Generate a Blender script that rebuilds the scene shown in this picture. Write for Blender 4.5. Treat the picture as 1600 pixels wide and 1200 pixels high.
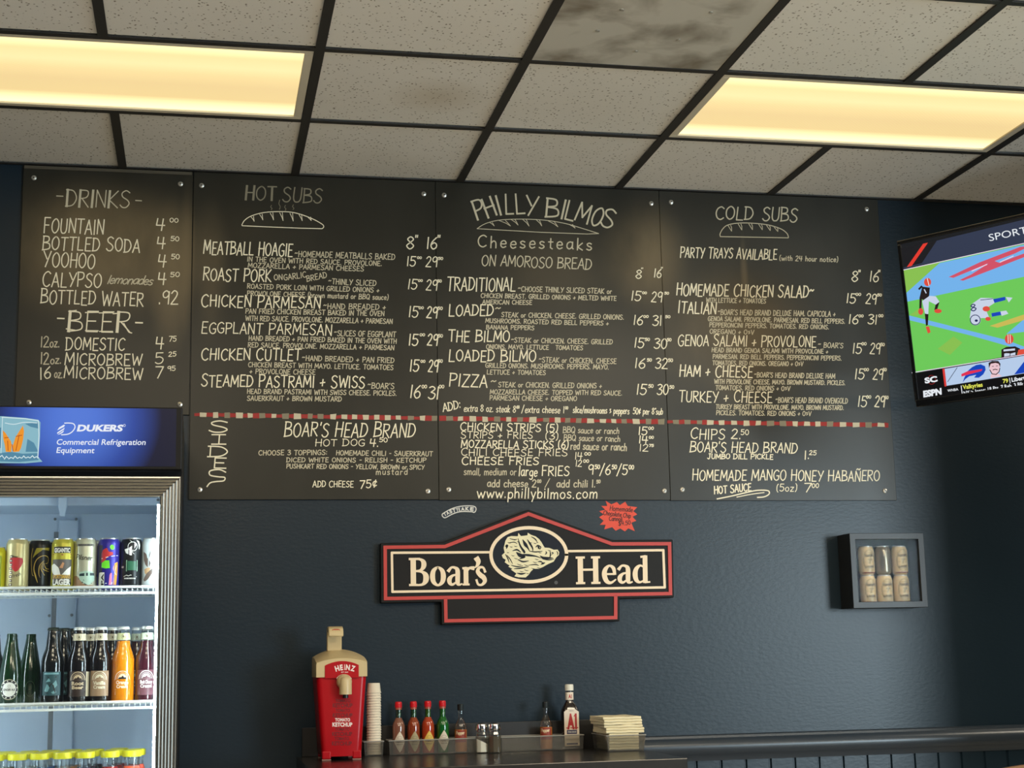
import bpy, math, random
from mathutils import Vector, Matrix
random.seed(7)
SC = bpy.context.scene
for o in list(bpy.data.objects): bpy.data.objects.remove(o)
COL = SC.collection
V = Vector
# ------------------------------------------------------------------ camera
CD, CZ = 5.4616, 1.22
YAW, PITCH, ROLL, FPX = .2016, .1748, -.0208, 2412.8
def cam_axes():
    cy, sy, cp, sp = math.cos(YAW), math.sin(YAW), math.cos(PITCH), math.sin(PITCH)
    f = V((sy*cp, cy*cp, sp)); r = V((cy, -sy, 0)); u = r.cross(f)
    cr, sr = math.cos(ROLL), math.sin(ROLL)
    return cr*r + sr*u, -sr*r + cr*u, f
RX, UX, FX = cam_axes()
CAMP = V((0, -CD, CZ))
cd = bpy.data.cameras.new('camera'); cam = bpy.data.objects.new('camera', cd); COL.objects.link(cam)
cd.sensor_width = 36; cd.sensor_fit = 'HORIZONTAL'; cd.lens = FPX/1600*36
m = Matrix((RX, UX, -FX)).transposed().to_4x4(); m.translation = CAMP
cam.matrix_world = m; SC.camera = cam
# ------------------------------------------------------------------ world, exposure, room light
SC.view_settings.view_transform = 'Standard'; SC.view_settings.look = 'None'
SC.view_settings.exposure = 0; SC.view_settings.gamma = 1; SC.view_settings.use_curve_mapping = False
W = bpy.data.worlds.new('world'); SC.world = W; W.use_nodes = True
W.node_tree.nodes['Background'].inputs[0].default_value = (.75, .85, 1, 1)
W.node_tree.nodes['Background'].inputs[1].default_value = .10
def area(name, loc, target, sx, sy, power, col):
    l = bpy.data.lights.new(name, 'AREA'); l.shape = 'RECTANGLE'; l.size = sx; l.size_y = sy
    l.energy = power; l.color = col
    o = bpy.data.objects.new(name, l); COL.objects.link(o); o.location = loc
    o.rotation_euler = (V(target) - V(loc)).to_track_quat('-Z', 'Y').to_euler()
    return o
# daylight through the shop windows far behind the camera, towards the right
area('daylight_window', (6.35, -8.4, 1.55), (2.6, 0, 1.45), 1.9, 2.1, 330, (.72, .90, 1))
# unseen ceiling lamps, added and made brighter than the visible ones to light the room
HC = 2.9626; GX_ = -.2863
for lx, ly, pw in ((-.3, -3.05, 26), (2.15, -3.05, 50), (-.3, -5.5, 74), (2.15, -5.5, 74), (4.6, -5.5, 60)):
    area('room_fill_lamp', (lx, ly, HC-.02), (lx, ly, 0), 1.16, .56, pw, (1, .85, .62))

area('row_fill_lamp', (GX_+8*.6096, -.90, HC-.02), (GX_+8*.6096, -.90, 0), 1.14, .54, 34, (1, .90, .74))  # unseen lamp, added as fill for the dark wall at the right
# ------------------------------------------------------------------ helpers
def ray(px, py):
    return (RX*(px-800) - UX*(py-600) + FX*FPX)
def atY(px, py, Y=0.):
    d = ray(px, py); return CAMP + d*((Y-CAMP.y)/d.y)
def atZ(px, py, Z):
    d = ray(px, py); return CAMP + d*((Z-CAMP.z)/d.z)
class Plane:
    def __init__(s, p, n, eps=.0006): s.p = V(p); s.n = V(n).normalized(); s.eps = eps
    def w(s, px, py, lift=0):
        d = ray(px, py); t = (s.p-CAMP).dot(s.n)/d.dot(s.n)
        return CAMP + d*t + s.n*(s.eps+lift)
def lin(v):
    v /= 255.; return v/12.92 if v <= .04045 else ((v+.055)/1.055)**2.4
def c8(r, g, b, k=1.): return (lin(r)*k, lin(g)*k, lin(b)*k)
MATS = {}
def mat(name, col, rough=.5, metal=0., spec=.5, emit=None, es=1., coat=0., trans=0., bump=None, sss=0.):
    if name in MATS: return MATS[name]
    m = bpy.data.materials.new(name); m.use_nodes = True; nt = m.node_tree
    b = nt.nodes['Principled BSDF']; I = b.inputs
    I['Base Color'].default_value = (*col, 1); I['Roughness'].default_value = rough; I['Metallic'].default_value = metal
    I['Specular IOR Level'].default_value = spec; I['Coat Weight'].default_value = coat; I['Coat Roughness'].default_value = .08
    I['Transmission Weight'].default_value = trans
    if sss: I['Subsurface Weight'].default_value = sss; I['Subsurface Radius'].default_value = (.02, .02, .02)
    if emit: I['Emission Color'].default_value = (*emit, 1); I['Emission Strength'].default_value = es
    if bump:
        sc, st, dist = bump
        tc = nt.nodes.new('ShaderNodeTexCoord'); n = nt.nodes.new('ShaderNodeTexNoise'); bp = nt.nodes.new('ShaderNodeBump')
        n.inputs['Scale'].default_value = sc; n.inputs['Detail'].default_value = 3
        bp.inputs['Strength'].default_value = st; bp.inputs['Distance'].default_value = dist
        nt.links.new(tc.outputs['Object'], n.inputs['Vector']); nt.links.new(n.outputs['Fac'], bp.inputs['Height'])
        nt.links.new(bp.outputs['Normal'], I['Normal'])
    MATS[name] = m; return m
def emat(name, col, s=1.):
    return mat(name, (0, 0, 0), .4, spec=.2, emit=col, es=s)
def clear(name, tint=(1, 1, 1), base=.05, rough=.02, body=0., bodycol=(.5, .5, .5), gain=.5):
    """thin clear pane or plastic: see-through with a sharp surface reflection"""
    if name in MATS: return MATS[name]
    m = bpy.data.materials.new(name); m.use_nodes = True; nt = m.node_tree; nt.nodes.clear()
    N = nt.nodes.new; L = nt.links.new
    out = N('ShaderNodeOutputMaterial'); t = N('ShaderNodeBsdfTransparent'); g = N('ShaderNodeBsdfGlossy'); mx = N('ShaderNodeMixShader')
    lw = N('ShaderNodeLayerWeight'); lw.inputs['Blend'].default_value = .25
    ma = N('ShaderNodeMath'); ma.operation = 'MULTIPLY_ADD'; ma.inputs[1].default_value = gain; ma.inputs[2].default_value = base
    ma.use_clamp = True
    t.inputs[0].default_value = (*tint, 1); g.inputs['Roughness'].default_value = rough
    L(lw.outputs['Fresnel'], ma.inputs[0]); L(ma.outputs[0], mx.inputs[0])
    src = t.outputs[0]
    if body:
        d = N('ShaderNodeBsdfDiffuse'); d.inputs[0].default_value = (*bodycol, 1); m2 = N('ShaderNodeMixShader'); m2.inputs[0].default_value = body
        L(t.outputs[0], m2.inputs[1]); L(d.outputs[0], m2.inputs[2]); src = m2.outputs[0]
    L(src, mx.inputs[1]); L(g.outputs[0], mx.inputs[2]); L(mx.outputs[0], out.inputs[0])
    MATS[name] = m; return m

def catmull(P, n=6):
    P = [tuple(p) for p in P]; closed = len(P) > 3 and P[0] == P[-1]
    Q = []
    for i in range(len(P)-1):
        p1, p2 = P[i], P[i+1]
        p0 = P[i-1] if i else (P[-2] if closed else p1)
        p3 = P[i+2] if i+2 < len(P) else (P[1] if closed else p2)
        for k in range(n):
            t = k/n
            Q.append(tuple(.5*(2*b + (c-a)*t + (2*a-5*b+4*c-d)*t*t + (3*b-a-3*c+d)*t**3) for a, b, c, d in zip(p0, p1, p2, p3)))
    Q.append(P[-1]); return Q
class MB:
    def __init__(s): s.v = []; s.f = []
    def add(s, vs, fs):
        k = len(s.v); s.v += [tuple(p) for p in vs]; s.f += [tuple(i+k for i in f) for f in fs]; return s
    def box(s, a, b):
        x0, y0, z0 = a; x1, y1, z1 = b
        x0, x1 = min(x0, x1), max(x0, x1); y0, y1 = min(y0, y1), max(y0, y1); z0, z1 = min(z0, z1), max(z0, z1)
        return s.add([(x0,y0,z0),(x1,y0,z0),(x1,y1,z0),(x0,y1,z0),(x0,y0,z1),(x1,y0,z1),(x1,y1,z1),(x0,y1,z1)],
                     [(0,3,2,1),(4,5,6,7),(0,1,5,4),(1,2,6,5),(2,3,7,6),(3,0,4,7)])
    def prism(s, poly, vec):
        n = len(poly); vec = V(vec)
        vs = [V(p) for p in poly] + [V(p)+vec for p in poly]
        return s.add(vs, [tuple(range(n)), tuple(range(2*n-1, n-1, -1))] + [(i, i+n, (i+1) % n+n, (i+1) % n) for i in range(n)])
    def lathe(s, prof, n=32, cap=True, c=(0, 0, 0)):
        vs = []; fs = []
        for r, z in prof:
            for k in range(n):
                a = 2*math.pi*k/n; vs.append((c[0]+r*math.cos(a), c[1]+r*math.sin(a), c[2]+z))
        for j in range(len(prof)-1):
            for k in range(n):
                fs.append((j*n+k, j*n+(k+1) % n, (j+1)*n+(k+1) % n, (j+1)*n+k))
        if cap:
            fs.append(tuple(range(n-1, -1, -1))); fs.append(tuple((len(prof)-1)*n+k for k in range(n)))
        return s.add(vs, fs)
    def tube(s, path, r, n=8, cap=True):
        path = [V(p) for p in path]; rings = []
        up = V((0, 0, 1))
        for i, p in enumerate(path):
            d = (path[min(i+1, len(path)-1)] - path[max(i-1, 0)]).normalized()
            a = d.cross(up if abs(d.z) < .95 else V((1, 0, 0))).normalized(); b = d.cross(a)
            rings.append([p + (a*math.cos(2*math.pi*k/n) + b*math.sin(2*math.pi*k/n))*r for k in range(n)])
        s.loft(rings, cap); return s
    def loft(s, rings, cap=True, closed=True):
        n = len(rings[0]); vs = [p for R in rings for p in R]; fs = []
        for j in range(len(rings)-1):
            for k in range(n if closed else n-1):
                fs.append((j*n+k, j*n+(k+1) % n, (j+1)*n+(k+1) % n, (j+1)*n+k))
        if cap: fs.append(tuple(range(n-1, -1, -1))); fs.append(tuple((len(rings)-1)*n+k for k in range(n)))
        return s.add(vs, fs)
    def build(s, name, material, parent=None, smooth=False, bevel=0., world=False, seg=2):
        off = V((0, 0, 0))
        if world and parent is not None:
            p = parent
            while p is not None: off += p.location; p = p.parent
        me = bpy.data.meshes.new(name); me.from_pydata([tuple(V(p)-off) for p in s.v], [], s.f); me.update()
        me.materials.append(material)
        o = bpy.data.objects.new(name, me); COL.objects.link(o)
        if parent is not None: o.parent = parent
        if bevel:
            b = o.modifiers.new('bevel', 'BEVEL'); b.width = bevel; b.segments = seg; b.limit_method = 'ANGLE'; b.angle_limit = .6
        if smooth:
            for p in me.polygons: p.use_smooth = True
            try: me.set_sharp_from_angle(angle=math.radians(40))
            except Exception: pass
        return o
def thing(name, label, cat, loc=(0, 0, 0), group=None):
    o = bpy.data.objects.new(name, None); COL.objects.link(o); o.location = loc; o.empty_display_size = .05
    o['label'] = label; o['category'] = cat
    if group: o['group'] = group
    return o
def tag(o, label, cat, group=None):
    o['label'] = label; o['category'] = cat
    if group: o['group'] = group
    return o
def build_multi(name, pieces, parent):
    vs = []; fs = []; mi = []; mats = []; off = V((0, 0, 0)); p = parent
    while p is not None: off += p.location; p = p.parent
    for b, m in pieces:
        if m not in mats: mats.append(m)
        k = len(vs); vs += [tuple(V(q)-off) for q in b.v]; fs += [tuple(i+k for i in f) for f in b.f]; mi += [mats.index(m)]*len(b.f)
    me = bpy.data.meshes.new(name); me.from_pydata(vs, [], fs); me.update()
    for m in mats: me.materials.append(m)
    me.polygons.foreach_set('material_index', mi)
    o = bpy.data.objects.new(name, me); COL.objects.link(o); o.parent = parent; return o
def struct(o): o['kind'] = 'structure'; return o
def dup(root, loc, label, group=None):
    r = root.copy(); COL.objects.link(r); r.location = loc; r['label'] = label
    if group: r['group'] = group
    for ch in list(root.children):
        c = ch.copy(); COL.objects.link(c); c.parent = r
        for g in list(ch.children):
            d = g.copy(); COL.objects.link(d); d.parent = c
    return r

# ------------------------------------------------------------------ hand lettering (single strokes) and printed lettering
GL = {
'A':(6,"0,0 3,10 6,0;1,3.5 5,3.5"),'B':(6,".5,0 .5,10;~0,9.9 4.4,9.4 4.6,6.4 .5,5.3;~.5,5.3 5.2,4.6 5.5,1.2 0,0"),
'C':(6,"~5.8,8.6 3.8,10 1.2,8.4 .2,5 1.2,1.4 3.6,0 5.8,1.4"),'D':(6.2,".6,0 .6,10;~-.2,9.8 4,9.2 6,5 4,.9 -.2,.1"),
'E':(5.2,"5,10 .6,10 .6,0 5.2,0;.6,5.2 4.2,5.2"),'F':(5,"5.2,10 .6,10 .6,0;.6,5.2 4.2,5.2"),
'G':(6.2,"~5.8,8.6 3.8,10 1.2,8.4 .2,5 1.2,1.4 3.6,0 5.8,1.4 5.8,4.4;3.6,4.4 6.2,4.4"),'H':(6,".5,0 .5,10;5.5,0 5.5,10;0,5.2 6,5.2"),
'I':(1.6,".8,0 .8,10"),'J':(5,"~3.6,10 3.7,2.5 2.4,0 .4,1.6;2,10 5,10"),'K':(5.8,".5,0 .5,10;5.4,10 .6,4.6 5.8,0"),
'L':(5,".5,10 .5,0 5,0"),'M':(7.6,".2,0 .9,10 3.8,2.5 6.7,10 7.4,0"),'N':(6,".4,0 .4,10 5.6,0 5.6,10"),
'O':(6.4,"~3.2,10 .8,8 .2,5 .9,1.8 3.2,0 5.5,1.8 6.2,5 5.5,8.2 3.2,10"),'P':(5.4,".5,0 .5,10;~0,9.9 4.4,9.6 5.4,7.4 4,5.2 .5,4.6"),
'Q':(6.6,"~3.2,10 .8,8 .2,5 .9,1.8 3.2,0 5.5,1.8 6.2,5 5.5,8.2 3.2,10;3.6,2.6 6.4,-.6"),'R':(5.8,".5,0 .5,10;~0,9.9 4.4,9.6 5.2,7.6 4,5.6 .5,5;1.8,5 5.8,0"),
'S':(5.6,"~5.2,8.8 3,10 .8,8.6 1.2,6.4 4.2,4.4 5.3,2.4 3.8,.3 1.6,.2 .1,1.6"),'T':(5.8,"0,10 6,10;3,10 3,0"),
'U':(6,"~.5,10 .5,3 1.6,.4 3,0 4.5,.5 5.5,3 5.5,10"),'V':(6,"0,10 3,0 6,10"),'W':(8.2,"0,10 2,0 4.2,7.6 6.4,0 8.2,10"),
'X':(5.8,"0,0 5.8,10;0,10 5.8,0"),'Y':(6,"0,10 3,5;6,10 2,0"),'Z':(5.8,".3,10 5.6,10 .2,0 5.8,0"),
'Ñ':(6,".4,0 .4,10 5.6,0 5.6,10;~1,11.4 2.2,12.4 3.8,11.4 5,12.6"),
'a':(4.6,"~4,5.4 2.4,6 .6,4.6 .4,1.6 1.8,0 3.4,1 4,3;4.1,6 4.1,.8 4.8,0"),'b':(4.4,".5,10 .5,0;~.5,4 2,6 4,4.8 4,1.4 2.2,0 .5,1.2"),
'c':(4.2,"~4,5 2.4,6 .6,4.6 .5,1.6 2,0 4.1,1"),'d':(4.6,"4.1,10 4.1,0;~4.1,4 2.6,6 .6,4.6 .5,1.4 2.2,0 4.1,1.6"),
'e':(4.3,"~.5,3.2 3.9,3.4 3.4,5.6 2,6 .6,4.6 .5,1.6 2,0 4,1"),'f':(3.2,"~3.4,9 2.2,10 1.4,8.5 1.4,0;.2,6 3,6"),
'g':(4.4,"~4,5.4 2.4,6 .6,4.6 .5,2 2.2,.6 4,2;~4.1,6 4.1,-1.4 2.6,-3.2 .6,-2.4"),'h':(4.4,".5,10 .5,0;~.5,4 2.2,6 3.8,4.6 4,0"),
'i':(1.4,".7,6 .7,0;.7,8 .7,8.6"),'k':(4.2,".5,10 .5,0;3.8,6 .6,2.6 4,0"),'l':(1.4,".7,10 .7,0"),
'm':(7,".5,6 .5,0;~.5,4 2,6 3.3,4.6 3.4,0;~3.4,4 5,6 6.3,4.6 6.5,0"),'n':(4.4,".5,6 .5,0;~.5,4 2.2,6 3.8,4.6 4,0"),
'o':(4.6,"~2.3,6 .5,4.4 .5,1.6 2.3,0 4.1,1.6 4.1,4.4 2.3,6"),'p':(4.4,".5,6 .5,-3.5;~.5,4.4 2.2,6 4,4.6 4,1.4 2.2,0 .5,1.4"),
'r':(3.5,".5,6 .5,0;~.5,3.6 1.8,5.8 3.4,5.6"),'s':(3.8,"~3.5,5.2 2,6 .6,5 1.2,3.5 3,2.6 3.5,1.2 2,0 .2,.8"),
't':(3.3,"1.6,9 1.6,1 3,0;.1,6 3.2,6"),'u':(4.4,"~.5,6 .6,1.4 2,0 3.8,1.4 4,6;4,6 4.1,0"),'w':(6.4,"0,6 1.6,0 3.2,5 4.8,0 6.4,6"),
'x':(4.2,"0,6 4,0;4,6 0,0"),'y':(4.2,".2,6 2.2,.4;4.2,6 1.2,-3.4"),'z':(4.2,".3,6 4,6 .2,0 4.2,0"),
'0':(5.2,"~2.6,10 .6,8 .2,5 .8,1.8 2.6,0 4.4,1.8 5,5 4.4,8.2 2.6,10"),'1':(1.8,".9,10 .9,0"),'2':(5.4,"~.4,8 2.4,10 4.6,8.6 4,5.6 .2,.2;.2,.1 5.4,0"),
'3':(5.2,"~.4,9 2.8,10 4.8,8.2 2,5.4;~2,5.4 5.2,4 4.4,.8 2,0 .2,1.2"),'4':(5.6,".6,10 .2,4.4 5.6,4.4;4.2,9.8 3.8,0"),
'5':(5.2,"5,10 1,10 .7,5.8;~.7,5.8 3.2,6.2 5,4 4,.8 1.8,0 .2,1.2"),'6':(5.2,"~4.4,10 1.4,6.4 .4,2.8 2.2,0 4.6,1.2 4.8,4 2.8,5.4 .6,3.6"),
'7':(5.4,".3,10 5.4,10 1.8,0"),'8':(5.2,"~2.6,5.4 .6,8 2.6,10 4.6,8 2.6,5.4 .2,2.6 2.6,0 5,2.6 2.6,5.4"),'9':(5.2,"~4.8,7.6 3,10 .6,8.4 .8,5.6 3,5 4.8,7.6;4.9,9.4 4.6,0"),
'.':(1.4,".6,0 .6,.9"),',':(1.4,".8,.8 .2,-1.4"),':':(1.6,".7,1 .7,2;.7,6 .7,7"),'+':(5,"0,3.4 4.6,4;2.6,6.6 2.2,1"),'~':(5,"~0,5.8 1.4,7.2 3,6 4.6,7.2"),
'-':(3.6,".3,5 3.3,5"),"'":(1.2,".7,10.6 .4,8.4"),'"':(1.8,".4,10.8 .3,9;1.5,10.8 1.4,9"),'(':(2.4,"~2,11 .6,8 .6,2 2,-1"),')':(2.4,"~.4,11 1.8,8 1.8,2 .4,-1"),
'/':(4,"0,-1.4 4,11.4"),'&':(4.6,"~.6,7 3,7.4 1.6,5 4,3.4 1.2,1.4"),'¢':(4.4,"~4,7 2.4,8 .6,6.6 .5,3.6 2,2 4.1,3;3,9.6 1.6,.4"),'$':(5.6,"~5.2,8.8 3,10 .8,8.6 1.2,6.4 4.2,4.4 5.3,2.4 3.8,.3 1.6,.2 .1,1.6;2.8,11.5 2.8,-1.5"),
' ':(3,""),'|':(1.6,".8,-1 .8,11"),'>':(4,".4,8 3.6,5 .4,2"),
}
def glyph(ch):
    w, s = GL[ch]; out = []
    for st in s.split(';'):
        if not st: continue
        sm = st[0] == '~'
        pts = [tuple(float(x) for x in p.split(',')) for p in st.lstrip('~').split()]
        out.append((catmull(pts, 5) if sm else pts, sm))
    return w, out
def ribbon2d(pts, width, closed=False):
    """flat stroke outline; width is a number or one value per point; returns verts, faces"""
    n = len(pts); ws = width if isinstance(width, (list, tuple)) else [width]*n
    L = []; R = []
    for i, p in enumerate(pts):
        a = pts[i-1] if closed else pts[max(i-1, 0)]; b = pts[(i+1) % n] if closed else pts[min(i+1, n-1)]
        def dirn(p, q):
            dx, dy = q[0]-p[0], q[1]-p[1]; l = math.hypot(dx, dy) or 1e-9; return dx/l, dy/l
        d0 = dirn(a, p) if i or closed else dirn(p, b); d1 = dirn(p, b) if i < n-1 or closed else d0
        nx, ny = -(d0[1]+d1[1]), d0[0]+d1[0]; l = math.hypot(nx, ny)
        if l < .5: nx, ny, l = -d1[1], d1[0], 1
        nx /= l; ny /= l
        k = 1/max(.55, nx*-d1[1] + ny*d1[0])
        e = 0
        px, py = p
        h = ws[i]/2
        if i == 0 and not closed: px -= d1[0]*h*.6; py -= d1[1]*h*.6
        if i == n-1 and not closed: px += d0[0]*h*.6; py += d0[1]*h*.6
        L.append((px+nx*h*k, py+ny*h*k)); R.append((px-nx*h*k, py-ny*h*k))
    vs = L+R; fs = [(i, (i+1) % n, n+(i+1) % n, n+i) for i in range(n if closed else n-1)]
    return vs, fs
FONT = {}
def printed(text, bold=.0):
    """printed sans lettering: verts in units of cap height, baseline at 0, plus total width"""
    key = (text, bold)
    if key in FONT: return FONT[key]
    def tomesh(t):
        cu = bpy.data.curves.new('t', 'FONT'); cu.body = t; cu.size = 1; cu.offset = bold; cu.resolution_u = 3
        ob = bpy.data.objects.new('t', cu); COL.objects.link(ob)
        me = bpy.data.meshes.new_from_object(ob.evaluated_get(bpy.context.evaluated_depsgraph_get()))
        vs = [(v.co.x, v.co.y) for v in me.vertices]; fs = [tuple(p.vertices) for p in me.polygons]
        bpy.data.objects.remove(ob); bpy.data.meshes.remove(me); bpy.data.curves.remove(cu)
        return vs, fs
    hv, _ = tomesh('H'); cap = max(y for x, y in hv)
    vs, fs = tomesh(text); x0 = min(x for x, y in vs); x1 = max(x for x, y in vs)
    r = ([((x-x0)/cap, y/cap) for x, y in vs], fs, (x1-x0)/cap)
    FONT[key] = r; return r
class Art:
    """flat marks on a surface: map2(x, y) gives the point on the surface"""
    def __init__(s, map2, nrm=None): s.m0 = map2; s.b = MB(); s.k = 0; s.nrm = V(nrm) if nrm else None
    def m(s, x, y):
        p = V(s.m0(x, y))
        return p + s.nrm*(s.k*1.5e-5) if s.nrm else p
    def poly(s, pts): s.b.add([s.m(*p) for p in pts], [tuple(range(len(pts)))]); return s
    def line(s, pts, w, smooth=False, closed=False):
        if smooth: pts = catmull(pts)
        runs = [list(pts)]
        if not closed:      # a sharp turn starts a new stroke
            runs = [[pts[0]]]
            for i in range(1, len(pts)):
                runs[-1].append(pts[i])
                if 0 < i < len(pts)-1:
                    ax, ay = pts[i][0]-pts[i-1][0], pts[i][1]-pts[i-1][1]; bx_, by_ = pts[i+1][0]-pts[i][0], pts[i+1][1]-pts[i][1]
                    if ax*bx_+ay*by_ < .2*math.hypot(ax, ay)*math.hypot(bx_, by_): runs.append([pts[i]])
        for q in runs:
            s.k = (s.k+1) % 24
            ww = w if not isinstance(w, (list, tuple)) or len(runs) == 1 else w[0]
            vs, fs = ribbon2d(q, ww, closed); s.b.add([s.m(*p) for p in vs], fs)
        return s
    def vline(s, pts, smooth=True):
        if smooth: pts = catmull(pts, 6)
        vs, fs = ribbon2d([(p[0], p[1]) for p in pts], [p[2] for p in pts]); s.b.add([s.m(*p) for p in vs], fs); return s
    def ell(s, cx, cy, rx, ry, n=28, rot=0):
        cr, sr = math.cos(rot), math.sin(rot)
        return s.poly([(cx+rx*math.cos(t)*cr-ry*math.sin(t)*sr, cy+rx*math.cos(t)*sr+ry*math.sin(t)*cr) for t in [2*math.pi*k/n for k in range(n)]])
    def ring(s, cx, cy, rx, ry, w, n=40, a0=0, a1=360):
        return s.line([(cx+rx*math.cos(t), cy+ry*math.sin(t)) for t in [math.radians(a0+(a1-a0)*k/n) for k in range(n+1)]], w)
    def frame(s, x0, y0, x1, y1, h, sgn=-1, slant=0.):
        """returns f(u,v): u along the baseline 0..1, v in cap heights"""
        dx, dy = x1-x0, y1-y0; l = math.hypot(dx, dy); nx, ny = (dy/l, -dx/l) if sgn < 0 else (-dy/l, dx/l)
        return lambda u, v: (x0+dx*u + nx*h*v + dx/l*slant*h*v, y0+dy*u + ny*h*v + dy/l*slant*h*v)
    def hand(s, text, x0, y0, x1, y1, h, w=None, sgn=-1, slant=.06, fancy=0., jit=.5, gap=1.25, unit=1., caps=1.):
        f = s.frame(x0, y0, x1, y1, h, sgn, slant)
        lay = []; x = 0; sup = False; prevch = ' '
        for ch in text:
            ini = caps if prevch == ' ' and ch.isalpha() else 1.; prevch = ch
            if ch == '^': sup = not sup; continue
            gw, st = glyph(ch); k = .42 if sup else ini; dy = 5.8 if sup else 0.
            lay.append((x, k, dy, st)); x += (gw+gap)*k
        tot = max(x-gap, 1)
        w = w or max(1.25, h*.075)
        for gx, k, dy, st in lay:
            jy = random.uniform(-jit, jit)*k; js = 1+random.uniform(-.04, .04)*jit; jr = random.uniform(-.06, .06)*jit
            for pts, sm in st:
                q = [f((gx+(px+jr*py)*k)/tot, (py*k*js+jy+dy)/10) for px, py in pts]
                ww = w*(.85 if k < 1 else 1)
                if fancy and not sm and len(pts) == 2 and abs(pts[0][0]-pts[1][0]) < 1.2: ww = w*(1+fancy)
                s.line(q, ww)
        return s
    def serif(s, text, x0, y0, x1, y1, h, sgn=-1):
        f = s.frame(x0, y0, x1, y1, h, sgn); x = 0; lay = []
        for ch in text:
            gw, st = SERIF[ch]; lay.append((x, st)); x += gw
        for gx, st in lay:
            for p in st:
                q = catmull(p, 6) if len(p) > 2 else p
                ex = math.hypot(x1-x0, y1-y0)/x
                s.line([f((gx+a[0])/x, a[1]/10) for a in q], [a[2]*h/10 for a in q])
        return s
    def text(s, text, x0, y0, x1, y1, h, bold=.0, sgn=-1, slant=0.):
        vs, fs, wd = printed(text, bold); f = s.frame(x0, y0, x1, y1, h, sgn, slant)
        s.b.add([s.m(*f(x/wd, y)) for x, y in vs], fs); return s
    def build(s, name, material, parent, label=None, world=True):
        o = s.b.build(name, material, parent, world=world)
        if label: o['label'] = label
        return o
SERIF = {
'B':(8.6,[[(2,.7,1.9),(2,9.3,1.9)],[(.5,.4,.8),(3.4,.4,.8)],[(.5,9.6,.8),(4.5,9.6,.8)],[(3,9.65,.7),(5,9.4,.9),(6.2,8.4,1.7),(6.2,6.9,1.7),(5,5.6,.9),(3,5.3,.7)],[(3,5.3,.7),(5.5,5,.9),(7,3.8,1.9),(7,1.9,1.9),(5.5,.5,.9),(2,.35,.7)]]),
'o':(6.9,[[(3.4,6.5,.8),(1.7,5.4,1.5),(1.2,3.3,1.8),(1.7,1.3,1.5),(3.4,.2,.8),(5.1,1.3,1.5),(5.6,3.3,1.8),(5.1,5.4,1.5),(3.4,6.5,.8)]]),
'a':(6.3,[[(4.2,3.9,.6),(2.4,3.5,.9),(1.2,2.3,1.6),(1.3,1,1.4),(2.4,.4,.9),(4.2,1.4,.6)],[(.8,5.2,1.2),(2,6.4,.8),(3.5,6.3,1.),(4.5,5.2,1.6),(4.5,1.2,1.6),(5.2,.35,.9),(6.2,.6,.5)]]),
'r':(5.2,[[(1.6,.6,1.7),(1.6,6.0,1.7)],[(.4,.35,.7),(2.8,.35,.7)],[(.4,6.1,.8),(1.6,6.2,.8)],[(1.9,4.8,.6),(3,6.1,.9),(4.6,6.1,1.4)]]),
's':(4.8,[[(4.2,4.8,.9),(3.4,6.3,.8),(1.8,6.3,1.),(1.1,5,1.4),(2.2,3.7,1.7),(3.5,2.8,1.7),(4,1.5,1.4),(2.8,.3,.9),(1.2,.4,.8),(.5,2,.8)]]),
"'":(2.2,[[(1.,9.4,1.9),(1.5,8.4,1.7),(1.2,7.1,1.1),(.2,6,.2)]]),
'e':(6.2,[[(1.3,3.5,.7),(5.4,3.5,.7)],[(5.3,3.5,1.1),(4.8,5.6,1.3),(3.2,6.5,.8),(1.6,5.3,1.5),(1.1,3.3,1.8),(1.9,1.1,1.6),(3.6,.35,1.),(5.7,1.5,.5)]]),
'd':(7.2,[[(5,5.6,.6),(3.2,6.4,.8),(1.6,5.2,1.5),(1.1,3.2,1.8),(1.6,1.2,1.5),(3,.4,.8),(5,1.2,.6)],[(5.2,9.5,1.7),(5.2,.6,1.7)],[(3.6,9.5,.8),(5.2,9.7,.8)],[(5.2,.35,.7),(7,.45,.6)]]),
'H':(10.8,[[(2.2,.7,1.9),(2.2,9.3,1.9)],[(8.4,.7,1.9),(8.4,9.3,1.9)],[(.6,.4,.8),(3.8,.4,.8)],[(.6,9.6,.8),(3.8,9.6,.8)],[(6.8,.4,.8),(10.0,.4,.8)],[(6.8,9.6,.8),(10.0,9.6,.8)],[(2.2,5.2,.8),(8.4,5.2,.8)]]),
}
def Px(ox, oy, sc):
    return lambda u, v: (ox+u*sc, oy+v*sc)

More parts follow.
